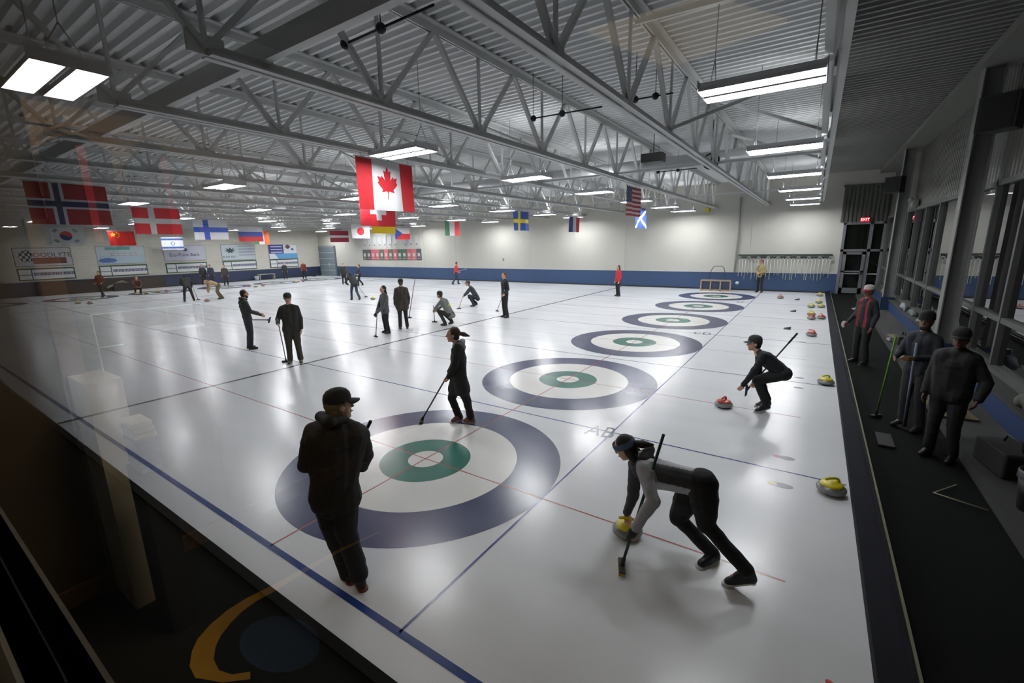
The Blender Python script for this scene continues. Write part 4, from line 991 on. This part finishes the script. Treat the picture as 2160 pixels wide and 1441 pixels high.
v527 = cam_az(533, 737)
J_, F_, L_ = local_person(531, 736, v527-78, 'Bearded man in grey-black standing sideways with broom head held out', STD, 1.74, dict(jacket='23272a', pants='222a33', shoe='121416', hair='181512', beard=True, bulk=.98, hood='1c2022'), .014, dict(el=(.08, .2, 1.12), wl=(.36, .18, 1.0), er=(.06, -.23, 1.12), wr=(.34, -.16, .98), ch=(-.04, 0, 1.28), sl=(-.04, .18, 1.41), sr=(-.04, -.18, 1.41)))
broom(J_['wr']-F_*.3+Vector((0, 0, -.1)), GX(568, 675, J_['wr'].x), 'Broom with dark head lifted off the ice by the bearded man', '2c2e30', '34383a', (0, -.5, .8))
a = cam_az(815, 705)
J_, F_, L_ = local_person(816, 703, a+112, 'Woman with long black hair in grey jacket leaning on a broom', STD, 1.6, dict(jacket='55585a', pants='17191a', shoe='16181a', hair='0f0f10', long=True, gloves='0c0c0e', coat=.1), .014, dict(wl=(.34, .02, .78), el=(.15, .2, 1.02), wr=(.34, -.02, .74), er=(.15, -.2, 1.0)))
broom(J_['wl']+Vector((0, 0, .1))-F_*.04, G(793, 711)+Vector((0, 0, .03)), 'Thin broom of the woman in the grey jacket', '303234', across=L_)
a = cam_az(852, 695)
J_, F_, L_ = local_person(852, 694, a+8, 'Man in a brown jacket and dark cap standing with his back turned', STD, 1.76, dict(jacket='3a332d', pants='191a1a', shoe='2a2a28', hair='4a4030', hat='cap', hatc='2a2a26', coat=.16, bulk=1.15, sole='8c8c88'), .014)
broom(G(870, 640, 1.45) if False else J_['wr']+Vector((0, 0, .85))+F_.cross(Vector((0, 0, 1)))*.28, J_['wr']+F_*.12-Vector((0, 0, .5)), 'Broom rising over the right shoulder of the man in brown', '66686a', across=L_)
a = cam_az(940, 688)
J_, F_, L_ = local_person(944, 686, a+62, 'Crouching curler in grey jacket with a yellow patch on the back', SQUAT, 1.78, dict(jacket='6e716c', pants='2d2b28', shoe='232322', hair='26261f', hat='beanie', hatc='2a2a25'), .014)
keep(MB().ell(lerp(J_['ch'], J_['pv'], .15)-F_*.135, (.02, .075, .085), (F_, L_, Vector((0, 0, 1)))).obj('back_patch', mat('patch_yellow', 'c8cc3a', .7)), [o for o in C.objects if o.get('category') == 'person'][-1])
broom(J_['wl']+Vector((0, 0, .2)), G(917, 680)+Vector((0, 0, .03)), 'Short-looking broom on the ice before the crouching curler with yellow patch', '3c3e38', across=F_)
a = cam_az(1000, 647)
J_, F_, L_ = local_person(1000, 646, a+95, 'Crouching curler in black with a cap, broom out in front', SQUAT, 1.76, dict(jacket='2c2f32', pants='23262e', shoe='1c1e24', hair='2a2a24', hat='cap', hatc='34352c'), .014)
broom(J_['wl']+Vector((0, 0, .12)), G(968, 652)+Vector((0, 0, .03)), 'Broom in front of the crouching curler in black', '777a7c', '4a3c3c', across=F_)
a = cam_az(1064, 672)
J_, F_, L_ = local_person(1066, 670, a+118, 'Red-haired man in black jacket standing right of the crouching curlers', STD, 1.8, dict(jacket='17181a', pants='191718', shoe='141414', hair='6a3a22', bulk=1.0), .014, dict(wr=(-.1, -.12, .92), er=(-.12, -.24, 1.13), wl=(.12, .2, .95)))
broom(J_['wl']+Vector((0, 0, .15)), G(1049, 657)+Vector((0, 0, .03)), 'Pale-handled broom beside the red-haired man in black', 'a8aaac', across=L_)
a = cam_az(1303, 626)
J_, F_, L_ = local_person(1303, 625, a+118, 'Person with long dark hair in bright red jacket before the blue wall', STD, 1.66, dict(jacket='b3232c', pants='14151a', shoe='16161a', hair='2a1510', long=True), .02)
a = cam_az(962, 600)
J_, F_, L_ = local_person(962, 600, a-75, 'Distant person in red jacket striding with a raised broom head', WALK, 1.7, dict(jacket='c4302c', pants='22344a', shoe='16181c', hair='3a2018'), .022, dict(ch=(.06, 0, 1.26), hd=(.14, 0, 1.6), nk=(.1, 0, 1.44), sl=(.08, .17, 1.38), sr=(.08, -.17, 1.38)))
broom(J_['wr']-F_*.2, J_['wr']+F_*.55-Vector((0, 0, .12))+Vector((0, 0, .3)), 'Light broom held out by the striding person in red', 'b0b4b8', '9aa2b0', (0, 0, 1))
a = cam_az(727, 600)
local_person(727, 600, a+180, 'Distant person in dark olive jacket by the garage door end', STD, 1.68, dict(jacket='26281e', pants='15161a', shoe='121214', hair='5a5228'), .022)
a = cam_az(760, 605)
local_person(760, 603, a+120, 'Distant person in navy jacket behind the leaning curler', WALK, 1.62, dict(jacket='23263a', pants='15161c', shoe='121214', hair='20180f'), .022)
a = cam_az(752, 634)
J_, F_, L_ = local_person(750, 633, a+25, 'Curler in black jacket and jeans leaning forward mid-stride', dict(WALK, ch=(.2, 0, 1.2), hd=(.38, 0, 1.38), nk=(.32, 0, 1.28), sl=(.28, .18, 1.26), sr=(.28, -.18, 1.26), el=(.3, .34, 1.0), er=(.3, -.3, 1.0), wl=(.34, .2, .86), wr=(.38, -.2, .8), pv=(0, 0, .93)), 1.74, dict(jacket='16161a', pants='223044', shoe='121418', hair='16140f', bulk=1.15), .018, headf=-10)
broom(J_['wr']+Vector((0, 0, .25)), G(772, 627)+Vector((0, 0, .03)), 'Broom stretched out right of the leaning curler in jeans', '8a8c8e', across=L_)
a = cam_az(1600, 618)
J_, F_, L_ = local_person(1601, 617, a+150, 'Man in tan jacket and cap standing in front of the broom rack', STD, 1.78, dict(jacket='9a8a62', pants='17181c', shoe='141416', hair='3a2c20', hat='cap', hatc='7a4a48'), .02, dict(wl=(.24, .05, 1.05), wr=(.24, -.05, 1.05), el=(.02, .26, 1.13), er=(.02, -.26, 1.13)))
# left side
a = cam_az(400, 637)
J_, F_, L_ = local_person(400, 636, a+10, 'Person in black standing with legs apart near the left wall signs', dict(STD, kl=(.05, .17, .5), kr=(.05, -.17, .5), al=(0, .23, .09), ar=(0, -.23, .09), tl=(.16, .25, .035), tr=(.16, -.25, .035), ch=(.14, 0, 1.22), hd=(.3, 0, 1.46), nk=(.26, 0, 1.34), sl=(.2, .19, 1.32), sr=(.2, -.19, 1.32), wr=(.42, -.3, .8), er=(.3, -.3, 1.05), wl=(.42, .1, .9), el=(.25, .25, 1.05)), 1.72, dict(jacket='1f2226', pants='121316', shoe='101012', hair='181512', bulk=1.1), .02)
broom(J_['wr']+Vector((0, 0, .2)), G(418, 633)+Vector((0, 0, .03)), 'Broom of the black-clad person near the left wall', '9a9c9e', across=L_)
a = cam_az(462, 632)
J_, F_, L_ = local_person(464, 631, a+105, 'Bent-over player in tan jacket beside a stone near the left wall', BEND, 1.66, dict(jacket='a08c6c', pants='5a5038', shoe='121212', hair='8a7450'), .02)
for i, (u, v, f_, pose, hgt, jc, pc, hr, lb) in enumerate((
    (424, 600, 180, STD, 1.72, '20242c', '17191e', '16130f', 'Person in navy standing behind the black-clad player at the left wall'),
    (449, 600, 200, STD, 1.7, '262a44', '1c2034', '16130f', 'Person in blue-black beside another spectator below the bank scoreboard'),
    (478, 602, 170, STD, 1.7, '4a4440', '2a2624', '2a1c14', 'Person in brown-grey jacket left of the plain dark blue wall'),
    (603, 589, 180, STD, 1.6, '24261c', '2a2a24', '2a1c14', 'Person in dark olive below the navy and blue sign'),
    (643, 588, 190, STD, 1.72, '7a3a30', '17181c', '5a3020', 'Person in rust-red jacket near the garage door'),
    (218, 627, 150, WALK, 1.7, '6a2a1c', '17120f', '5a2c18', 'Person in rust-red jacket walking along the left wall'),
    (292, 620, 190, SQUAT, 1.8, '5a3436', '3a1c1c', '2a221c', 'Person in maroon crouching beside the dark gear at left wall'))):
    a = cam_az(u, v); local_person(u, v, a+f_, lb, pose, hgt, dict(jacket=jc, pants=pc, shoe='121212', hair=hr), .022)
# right walkway
J_, F_, L_ = local_person(1806, 764, cam_az(1806, 764)+140, 'Man in red-fronted dark jacket and white cap standing on the walkway', STD, 1.8, dict(jacket='14161c', pants='0c0c0e', shoe='111114', hair='3a2a20', hat='cap', hatc='c0b4b0', brimc='a02a30', jacket2='7a1420', jsplit=None or (lambda c: 0), sole='6a6a6c', skin='8a5a4c'), .013, dict(wr=(.2, -.22, .92)), pos=(8.7, -5.2, 0))
ob = [o for o in bpy.data.objects if o.name.startswith('jacket')][-1]
for o_ in bpy.data.objects:
    if o_.name.startswith('jacket') and o_.parent and 'red-fronted' in o_.parent.get('label', ''):
        for p_ in o_.data.polygons:
            c = Vector(p_.center); q = c-J_['ch']; lt = q.dot(L_)
            p_.material_index = 1 if q.dot(F_) > .02 and .06 < abs(lt) < .115 and c.z > .85 else 0
tag(MB().ell(J_['wr']+F_*.04-L_*.05-Vector((0, 0, .06)), (.05, .05, .08)).obj('cloth_rag', mat('rag_white', 'a9aaa8', .8)), 'White crumpled cloth in the hand of the man in white cap', 'cloth')
J_, F_, L_ = local_person(0, 0, 135, 'Bearded man in blue-grey sweatshirt and dark beanie holding a broom, right walkway', STD, 1.78, dict(jacket='10151e', pants='222326', shoe='151517', hair='16110e', hat='beanie', hatc='0f0e0f', beard=True, skin='6e4f38'), .012, dict(el=(.05, .27, 1.14), wl=(.34, .16, 1.14), er=(.05, -.25, 1.12), wr=(.32, -.1, 1.1)), headf=20, pos=(4.55, -5.55, 0))
broom(J_['wl']+Vector((0, 0, .22)), G(1905, 905)+Vector((0, 0, .03)), 'White and blue striped broom held upright on the dark walkway', '7d86a0', across=L_, rad=.015)
broom(J_['wr']+Vector((0, 0, .3))+F_*.05, Vector((4.9, -5.2, .03)), 'Green-striped broom leaning beside the blue striped one', '5f8a2a', across=F_)
J_, F_, L_ = local_person(0, 0, 150, 'Man in black sweatshirt and cap on the walkway, nearest the camera at right', STD, 1.72, dict(jacket='060607', pants='0a0c10', shoe='08080a', hair='0f0c0b', hat='cap', hatc='0d0d0e', bulk=1.2, skin='5e3c30'), .012, dict(el=(-.02, .3, 1.12), wl=(.14, .3, .92)), headf=10, pos=(3.55, -5.72, 0))

# ================================================================ WALKWAY CLUTTER
def soft(name, pts, r, col, label, cat, parent=None):
    m = MB()
    for a_, b_ in zip(pts[:-1], pts[1:]): m.cap(a_, b_, r, r*.9)
    return tag(remesh(m, name, mat('soft_'+col, col, .85, 0, .2, 20), .018, 3, .012, 9), label, cat)
def crate(x, y, z, w_, d_, h_, col, label, rot=0):
    t = thing('equipment_bag', label, 'bag', (x, y, z), rot)
    m = MB().box((-w_/2, -d_/2, 0), (w_/2, d_/2, h_)); me = m.mesh('bag_body', mat('bag_'+col, col, .8))
    o = part('bag_body', me, t); bv = o.modifiers.new('b', 'BEVEL'); bv.width = .03; bv.segments = 3
    part('strap', MB().tube([(-w_*.3, 0, h_*.98), (-w_*.2, 0, h_+.09), (w_*.2, 0, h_+.09), (w_*.3, 0, h_*.98)], .012, 8).mesh('strap', BLK), t); return t
crate(9.6, -6.2, .14, .42, .3, .3, '10131c', 'Dark blue bag on the ledge between the columns', .3)
crate(10.9, -6.22, .14, .4, .3, .22, '2c2a24', 'Brown bag on the ledge right behind the capped man', .1)
crate(3.2, -6.25, .14, .6, .4, .3, '141416', 'Black bag on the ledge at the lower right', .2)
LEDZ = .14
for (x, y, l_, w_, lb) in ((11.8, -6.2, .6, .3, 'Small tan wooden board lying on the ledge by the farther column'), (5.4, -6.12, .95, .42, 'Tan wooden board lying on the ledge beside the man in black')):
    o = MB().box((-l_/2, -w_/2, 0), (l_/2, w_/2, .035)).obj('wooden_board', mat('tan_wood', '6e6247', .7)); o.location = (x, y, LEDZ); o.rotation_euler = (0, 0, .12); tag(o, lb, 'board')
def shoe_pair(x, y, z, col, label, rot):
    t = thing('curling_shoes', label, 'shoes', (x, y, z), rot)
    for s_ in (-1, 1):
        q = MB().cap((-.1, s_*.07, .04), (.04, s_*.07, .04), .04, .042).cap((.03, s_*.07, .038), (.13, s_*.08, .03), .04, .028).cap((-.1, s_*.07, .04), (-.09, s_*.07, .1), .036, .034)
        o = remesh(q, 'shoe', mat('shoe_'+col, col, .5), .01, 2); o.parent = t
    return t
shoe_pair(9.0, -6.08, LEDZ, 'a2a39f', 'White shoes on the ledge in front of dark blue bag', .5)
shoe_pair(5.2, -6.12, LEDZ+.035, 'a2a39f', 'White shoes standing on the tan board by the man in black', 1.2)
shoe_pair(11.2, -6.05, LEDZ, '8b8c88', 'Pale shoes on the ledge just behind the capped man', .1)
shoe_pair(6.6, -6.1, LEDZ, '8b8c88', 'Pale shoes on the ledge left of the bearded man', .4)
shoe_pair(18.5, -5.7, 0, '9a9b97', 'Pale shoes on the walkway carpet near the far door', .4)
for i, (x, c_, lb) in enumerate(((20.5, '7a7c7a', 'Pale jacket heap on the window shelf beyond the far column'), (15.2, '8d8f8c', 'Light jacket heap on the shelf between the two columns, farthest'), (13.6, '6d7672', 'Grey-green jacket heap on the shelf between the columns, middle'), (12.1, 'a0a3a2', 'White jacket heap on the shelf between the columns, near a bottle'), (10.6, '646a6e', 'Grey clothes heap on the shelf just beyond the near column'), (7.3, '3b4250', 'Dark clothes heap on the shelf behind the bearded man'), (4.6, '55564f', 'Olive clothes heap on the shelf at the right edge'))):
    soft('jacket_heap', [(x-.22, -6.7, .6), (x, -6.68, .66), (x+.2, -6.72, .6), (x+.05, -6.66, .6)], .085, c_, lb, 'clothes')
for i, (x, lb) in enumerate(((11.3, 'Clear water bottle standing on the window shelf, nearer the camera'), (14.4, 'Clear water bottle standing on the window shelf, farther off'))):
    t = thing('water_bottle', lb, 'bottle', (x, -6.62, .54))
    part('bottle_body', MB().lathe([(0, 0), (.033, 0), (.035, .14), (.014, .19), (.014, .21)], n=16).mesh('bottle_body', mat('bottle_pale', '9fb0b4', .1)), t)
    part('bottle_cap', MB().lathe([(.016, .205), (.016, .225), (0, .225)], n=12).mesh('bottle_cap', mat('cap_blue', '2a5a8a', .4)), t)
# floor mat and wire basket at the right
tag(MB().box((3.6, -5.3, 0), (4.1, -5.12, .03)).obj('rubber_mat', BLK), 'Thin black rubber mat lying on the walkway carpet', 'mat')
t = thing('waste_bin', 'Dark round waste bin with a liner at the right edge', 'bin', (2.2, -6.2, .14))
part('bin_body', MB().lathe([(0, 0), (.13, 0), (.17, .4), (.16, .4), (.12, .02)], n=24).mesh('bin_body', mat('bin_dark', '1a1a1c', .5)), t)
part('liner', MB().lathe([(.175, .33), (.175, .4), (.165, .42), (.15, .37)], n=24).mesh('liner', mat('liner_grey', '3c3c40', .3)), t)
m = MB().tube([(2.75, -5.75, .02), (2.4, -5.5, .02), (2.25, -5.9, .02)], .008, 8)
tag(m.obj('wire_frame', mat('wire_pale', '8d8a70', .4)), 'Bent pale wire frame on the carpet beside the waste bin', 'wire frame')
# loudspeakers
sp1_ = GY(2118, 238, -6.42); sp2_ = GY(1890, 390, -6.1)
for (x, y, z, sc, lb) in ((sp1_.x, -6.42, sp1_.z, .9, 'Large black loudspeaker on the wall near the top right corner'), (sp2_.x, -6.1, sp2_.z, .85, 'Smaller black loudspeaker on the farther steel column')):
    t = thing('loudspeaker', lb, 'loudspeaker', (x, y, z), 2.5)
    part('cabinet', MB().add([(-.22, -.2, -.3), (.22, -.28, -.3), (.22, .28, -.3), (-.22, .2, -.3), (-.22, -.2, .3), (.22, -.28, .3), (.22, .28, .3), (-.22, .2, .3)], [(0, 3, 2, 1), (4, 5, 6, 7), (0, 1, 5, 4), (1, 2, 6, 5), (2, 3, 7, 6), (3, 0, 4, 7)]).mesh('cabinet', mat('speaker_black', '0b0b0c', .6)), t)
    part('grille', MB().box((.22, -.24, -.27), (.23, .24, .27)).mesh('grille', mat('grille_black', '141415', .9)), t)
    part('bracket', MB().box((-.4, -.03, -.03), (-.22, .03, .03)).mesh('bracket', BLK), t); t.scale = (sc, sc, sc)
    if y > -6.2:
        arm = MB().bar((x, y-.1, z), (18.0, -6.42, z), .05, .05).obj('wall_arm', BLK); arm.parent = t
        arm.matrix_parent_inverse = Matrix.LocRotScale(t.location, t.rotation_euler, t.scale).inverted()
p = GY(1925, 428, -6.72)
tag(MB().box((p.x-.22, -6.85, p.z-.13), (p.x+.22, -6.7, p.z+.1)).ell((p.x-.14, -6.66, p.z+.1), (.07, .07, .07)).ell((p.x+.14, -6.66, p.z+.1), (.07, .07, .07)).obj('emergency_light', mat('emerg', '8a8b86', .5)), 'Twin-headed emergency light box above the windows', 'light')

# left wall gear
def bxat(u0, v0, u1, v1, Y, dy, name, col, label, cat, rough=.7):
    a_, b_ = GY(u0, v0, Y), GY(u1, v1, Y)
    return tag(MB().box((a_.x, Y-dy/2, max(0, b_.z)), (b_.x, Y+dy/2, a_.z)).obj(name, mat('box_'+col, col, rough)), label, cat)
a_, b_ = GY(545, 579, 39.6), GY(580, 592, 39.6)
t = thing('bench', 'Low dark bench with pale top edge below the splash logo sign', 'bench', ((a_.x+b_.x)/2, 39.6, 0))
m = MB().box((a_.x, 39.4, a_.z-.05), (b_.x, 39.85, a_.z)); keep(m.obj('seat', mat('bench_top', '9a9a8a', .6)), t)
for x in (a_.x+.06, b_.x-.06): keep(MB().box((x-.04, 39.4, 0), (x+.04, 39.85, a_.z-.05)).obj('leg', mat('bench_leg', '8a8a80', .6)), t)
p = G(539, 592); t = thing('bucket', 'White bucket at the left end of the low bench', 'bucket', (p.x, 39.5, 0)); part('pail', MB().lathe([(0, 0), (.16, 0), (.2, .42), (.19, .42), (.15, .02)], n=20).mesh('pail', mat('pail_white', '9aa2a6', .5)), t)
for i, (u0, v0, u1, v1, c_, lb) in enumerate(((236, 598, 282, 616, '141416', 'Long dark gear pile covered by a pale sheet at left wall'), (660, 578, 664, 590, '20241f', 'Dark cabinet standing between rust-red person and garage door'))):
    bxat(u0, v0, u1, v1, 39.45, .6, 'gear_pile' if i == 0 else 'cabinet', c_, lb, 'gear' if i == 0 else 'cabinet')
soft('draped_sheet', [GY(228, 606, 39.3), GY(250, 596, 39.3), GY(258, 594, 39.3), GY(283, 604, 39.3)], .09, '77736c', 'Pale sheet draped over the long dark gear pile', 'sheet')
a_ = G(300, 606)
tag(MB().box((3.2, 39.95, 0), (10.6, 40.2, .9)).obj('wall_bench', mat('brown_wood', '2e2621', .7)), 'Long dark brown wooden bumper against the left wall', 'bench')

# ================================================================ SHOP BEHIND THE VIEWING GLASS (seen mirrored in the pane)
ZS = .3
def mir(v): return Vector((2*XG-v[0], v[1], v[2]))
sh_d = mat('shop_dark', '2c2a26', .8); cream = mat('slat_wood', 'a3865c', .6, 0, .15, 5)
YS = .13
struct(MB().box((-9.5, YS, ZS), (XG-.06, YS+.1, 4.6)).obj('wall_shop', mat('shop_panel', '4c4336', .7)))
struct(MB().box((-9.5, -9, ZS-.05), (XG-.06, YS, ZS)).obj('floor.002', mat('shop_carpet', '171a19', .95, 0, .3, 60)))
struct(MB().box((-9.5, -9, 4.6), (XG-.06, YS, 4.7)).obj('ceiling.001', sh_d))
struct(MB().box((-9.6, -9, ZS), (-9.5, YS, 4.6)).box((-9.5, -9.1, ZS), (XG-.06, -9, 4.6)).obj('wall_shop.001', mat('shop_back', '33302b', .8)))
# slat wall
t = thing('slat_wall', 'Pale wooden slatwall reflected at upper left', 'slatwall', (-5.3, YS-.02, 3.2))
m = MB(); z = 2.9
x0, x1 = -6.6, mir(GY(50, 250, YS)).x
while z < GY(60, 205, YS).z-.12: m.box((x0, YS-.03, z), (x1, YS, z+.135)); z += .15
keep(m.obj('slats', cream), t)
for u_, v_ in ((138, 247), (285, 272), (397, 290)):
    hk = mir(GY(u_, v_, YS-.1)); keep(MB().box((hk.x-.012, YS-.1, hk.z-.012), (hk.x+.012, YS-.03, hk.z+.012)).obj('hook', mat('hook_white', 'e0e0da', .3)), t)
# door frame, shelving, baseboard on the shop wall
struct(MB().box((-9.4, YS-.03, ZS), (XG-.06, YS, ZS+.14)).obj('baseboard_shop', mat('oak', '6e5538', .6)))
struct(MB().box((-4.56, YS-.06, ZS), (-4.44, YS, 3.05)).box((-5.4, YS-.06, ZS), (-5.3, YS, 3.05)).obj('trim_9', mat('oak', '6e5538')))
# pedestal
t = thing('display_pedestal', 'White display pedestal reflected in the glass at left', 'pedestal', (-4.55, -.1, ZS))
keep(MB().box((-4.65, -.32, ZS), (-4.46, .1, 2.0)).obj('pedestal_body', mat('pedestal_white', 'c9c4b4', .5)), t)
t = thing('glass_case', 'Clear display case frame reflected above the white pedestal', 'display case', (-4.9, -.2, ZS))
m = MB()
for a_, b_ in (((-4.57, -.3, 2.44), (-5.2, -.3, 2.44)), ((-4.57, -.3, 2.44), (-4.57, -.3, 2.03)), ((-4.57, -.3, 2.22), (-4.7, -.3, 2.22)), ((-4.98, -.3, 2.44), (-4.98, -.3, 2.3)), ((-5.2, -.3, 2.44), (-5.2, -.3, 2.3))): m.bar(a_, b_, .007, .007)
m.box((-5.2, -.3, 2.27), (-4.9, -.1, 2.29))
keep(m.obj('case_frame', mat('case_edge', 'bfd4d0', .2)), t)
sa = mir(GY(277, 895, -.8)); sb_ = mir(GY(345, 985, -.8)); sz = sb_.z
t = thing('shirt_stack', 'Stack of folded blue and white shirts reflected beside the pedestal', 'shirts', ((sa.x+sb_.x)/2, -.7, sz))
hS = (sa.z-sz)/9
for k in range(9):
    keep(MB().box((sb_.x+.006*(k % 3), -.8, sz+hS*k), (sa.x+.006*(k % 2), -.6, sz+hS*(k+.85))).obj('folded_shirt', mat('shirt_%d' % (k > 5), '5a6a80' if k < 6 else 'e0e0d8', .8)), t)
keep(MB().box((sb_.x-.02, -.81, ZS), (sa.x+.01, -.55, sz)).obj('table', sh_d), t)
# hanging jackets
for i, (x, c_, lb) in enumerate(((mir(GY(165, 360, 0)).x, '1c2124', 'Dark jacket with red lanyard hanging on the slatwall, left in reflection'), (mir(GY(340, 400, 0)).x, '3a4448', 'Grey jacket hanging on the slatwall, right in reflection'))):
    t = thing('hanging_jacket', lb, 'jacket', (x, YS-.13, 2.8))
    m = MB().cap((x-.02, YS-.13, 3.55), (x+.12, YS-.13, 3.48), .05, .05).cap((x-.02, YS-.13, 3.55), (x-.14, YS-.13, 3.48), .05, .05).cap((x, YS-.13, 3.45), (x, YS-.13, 2.85), .11, .12).cap((x+.13, YS-.13, 3.46), (x+.17, YS-.13, 2.9), .045, .04).cap((x-.14, YS-.13, 3.46), (x-.18, YS-.13, 2.9), .045, .04)
    remesh(m, 'jacket_cloth', mat('hang_'+c_, c_, .8), .02, 4, .012, 8, parent=t)
    keep(MB().tube([(x-.1, YS-.13, 3.6), (x, YS-.13, 3.66), (x+.1, YS-.13, 3.6)], .012, 8).obj('hanger', mat('hanger_wood', 'c08a54', .5)), t)
    keep(MB().box((x-.02, YS-.27, 2.9), (x+.02, YS-.26, 3.5)).obj('lanyard', mat('lanyard_red', 'b02030', .6)), t)
# carpet emblem: yellow swoosh and blue disc, seen mirrored in the pane
def vf(u, v): return mir(G(u, v, ZS))
outer = [(528, 1434), (470, 1441), (412, 1431), (400, 1407), (405, 1375), (417, 1349), (444, 1318), (480, 1288), (520, 1263), (566, 1240), (640, 1200), (710, 1162), (800, 1122)]
inner = [(528, 1418), (490, 1424), (462, 1415), (451, 1392), (455, 1365), (466, 1342), (488, 1314), (512, 1290), (540, 1270), (580, 1248), (646, 1207), (712, 1168), (800, 1124)]
m = MB(); vs = [vf(*p_)+Vector((0, 0, .004)) for p_ in outer]+[vf(*p_)+Vector((0, 0, .004)) for p_ in inner]; n = len(outer)
m.add(vs, [(i, i+1, n+i+1, n+i) for i in range(n-1)])
t = thing('carpet_emblem', 'Yellow swoosh and blue disc emblem on the dark carpet at bottom left', 'emblem', vf(500, 1400))
keep(m.obj('yellow_swoosh', mat('swoosh_yellow', 'c99a2e', .9)), t)
m = MB(); n = 24; m.add([vf(590+85*math.cos(2*PI*k/n), 1360+60*math.sin(2*PI*k/n))+Vector((0, 0, .003)) for k in range(n)], [tuple(range(n))])
keep(m.obj('blue_disc', mat('disc_blue', '33486a', .9)), t)
# shop ceiling lamp
t = thing('shop_lamp', 'Warm shop ceiling lamp behind the viewer', 'ceiling light', (-5.4, -2.2, 4.5))
part('lamp_panel', MB().box((-.6, -.3, .0), (.6, .3, .03)).mesh('lamp_panel', mat('shop_glow', 'ffe6c0', .5, emit=17)), t)
part('lamp_frame', MB().box((-.63, -.33, .03), (.63, .33, .09)).mesh('lamp_frame', sh_d), t)

t = thing('lit_ceiling_panel', 'Warm lit ceiling panel of the shop, mirrored faintly below the roof', 'ceiling light', mir(G(1420, 60, 4.55)))
vs = [mir(G(u_, v_, 4.56)) for u_, v_ in ((1240, 70), (1500, 0), (1660, 50), (1410, 145))]
keep(MB().add([tuple(q) for q in vs]+[(q.x, q.y, 4.595) for q in vs], [(0, 1, 2, 3), (7, 6, 5, 4), (0, 1, 5, 4), (1, 2, 6, 5), (2, 3, 7, 6), (3, 0, 4, 7)]).obj('diffuser', mat('warm_diffuser', 'ffe2b0', .5, emit=.9)), t)
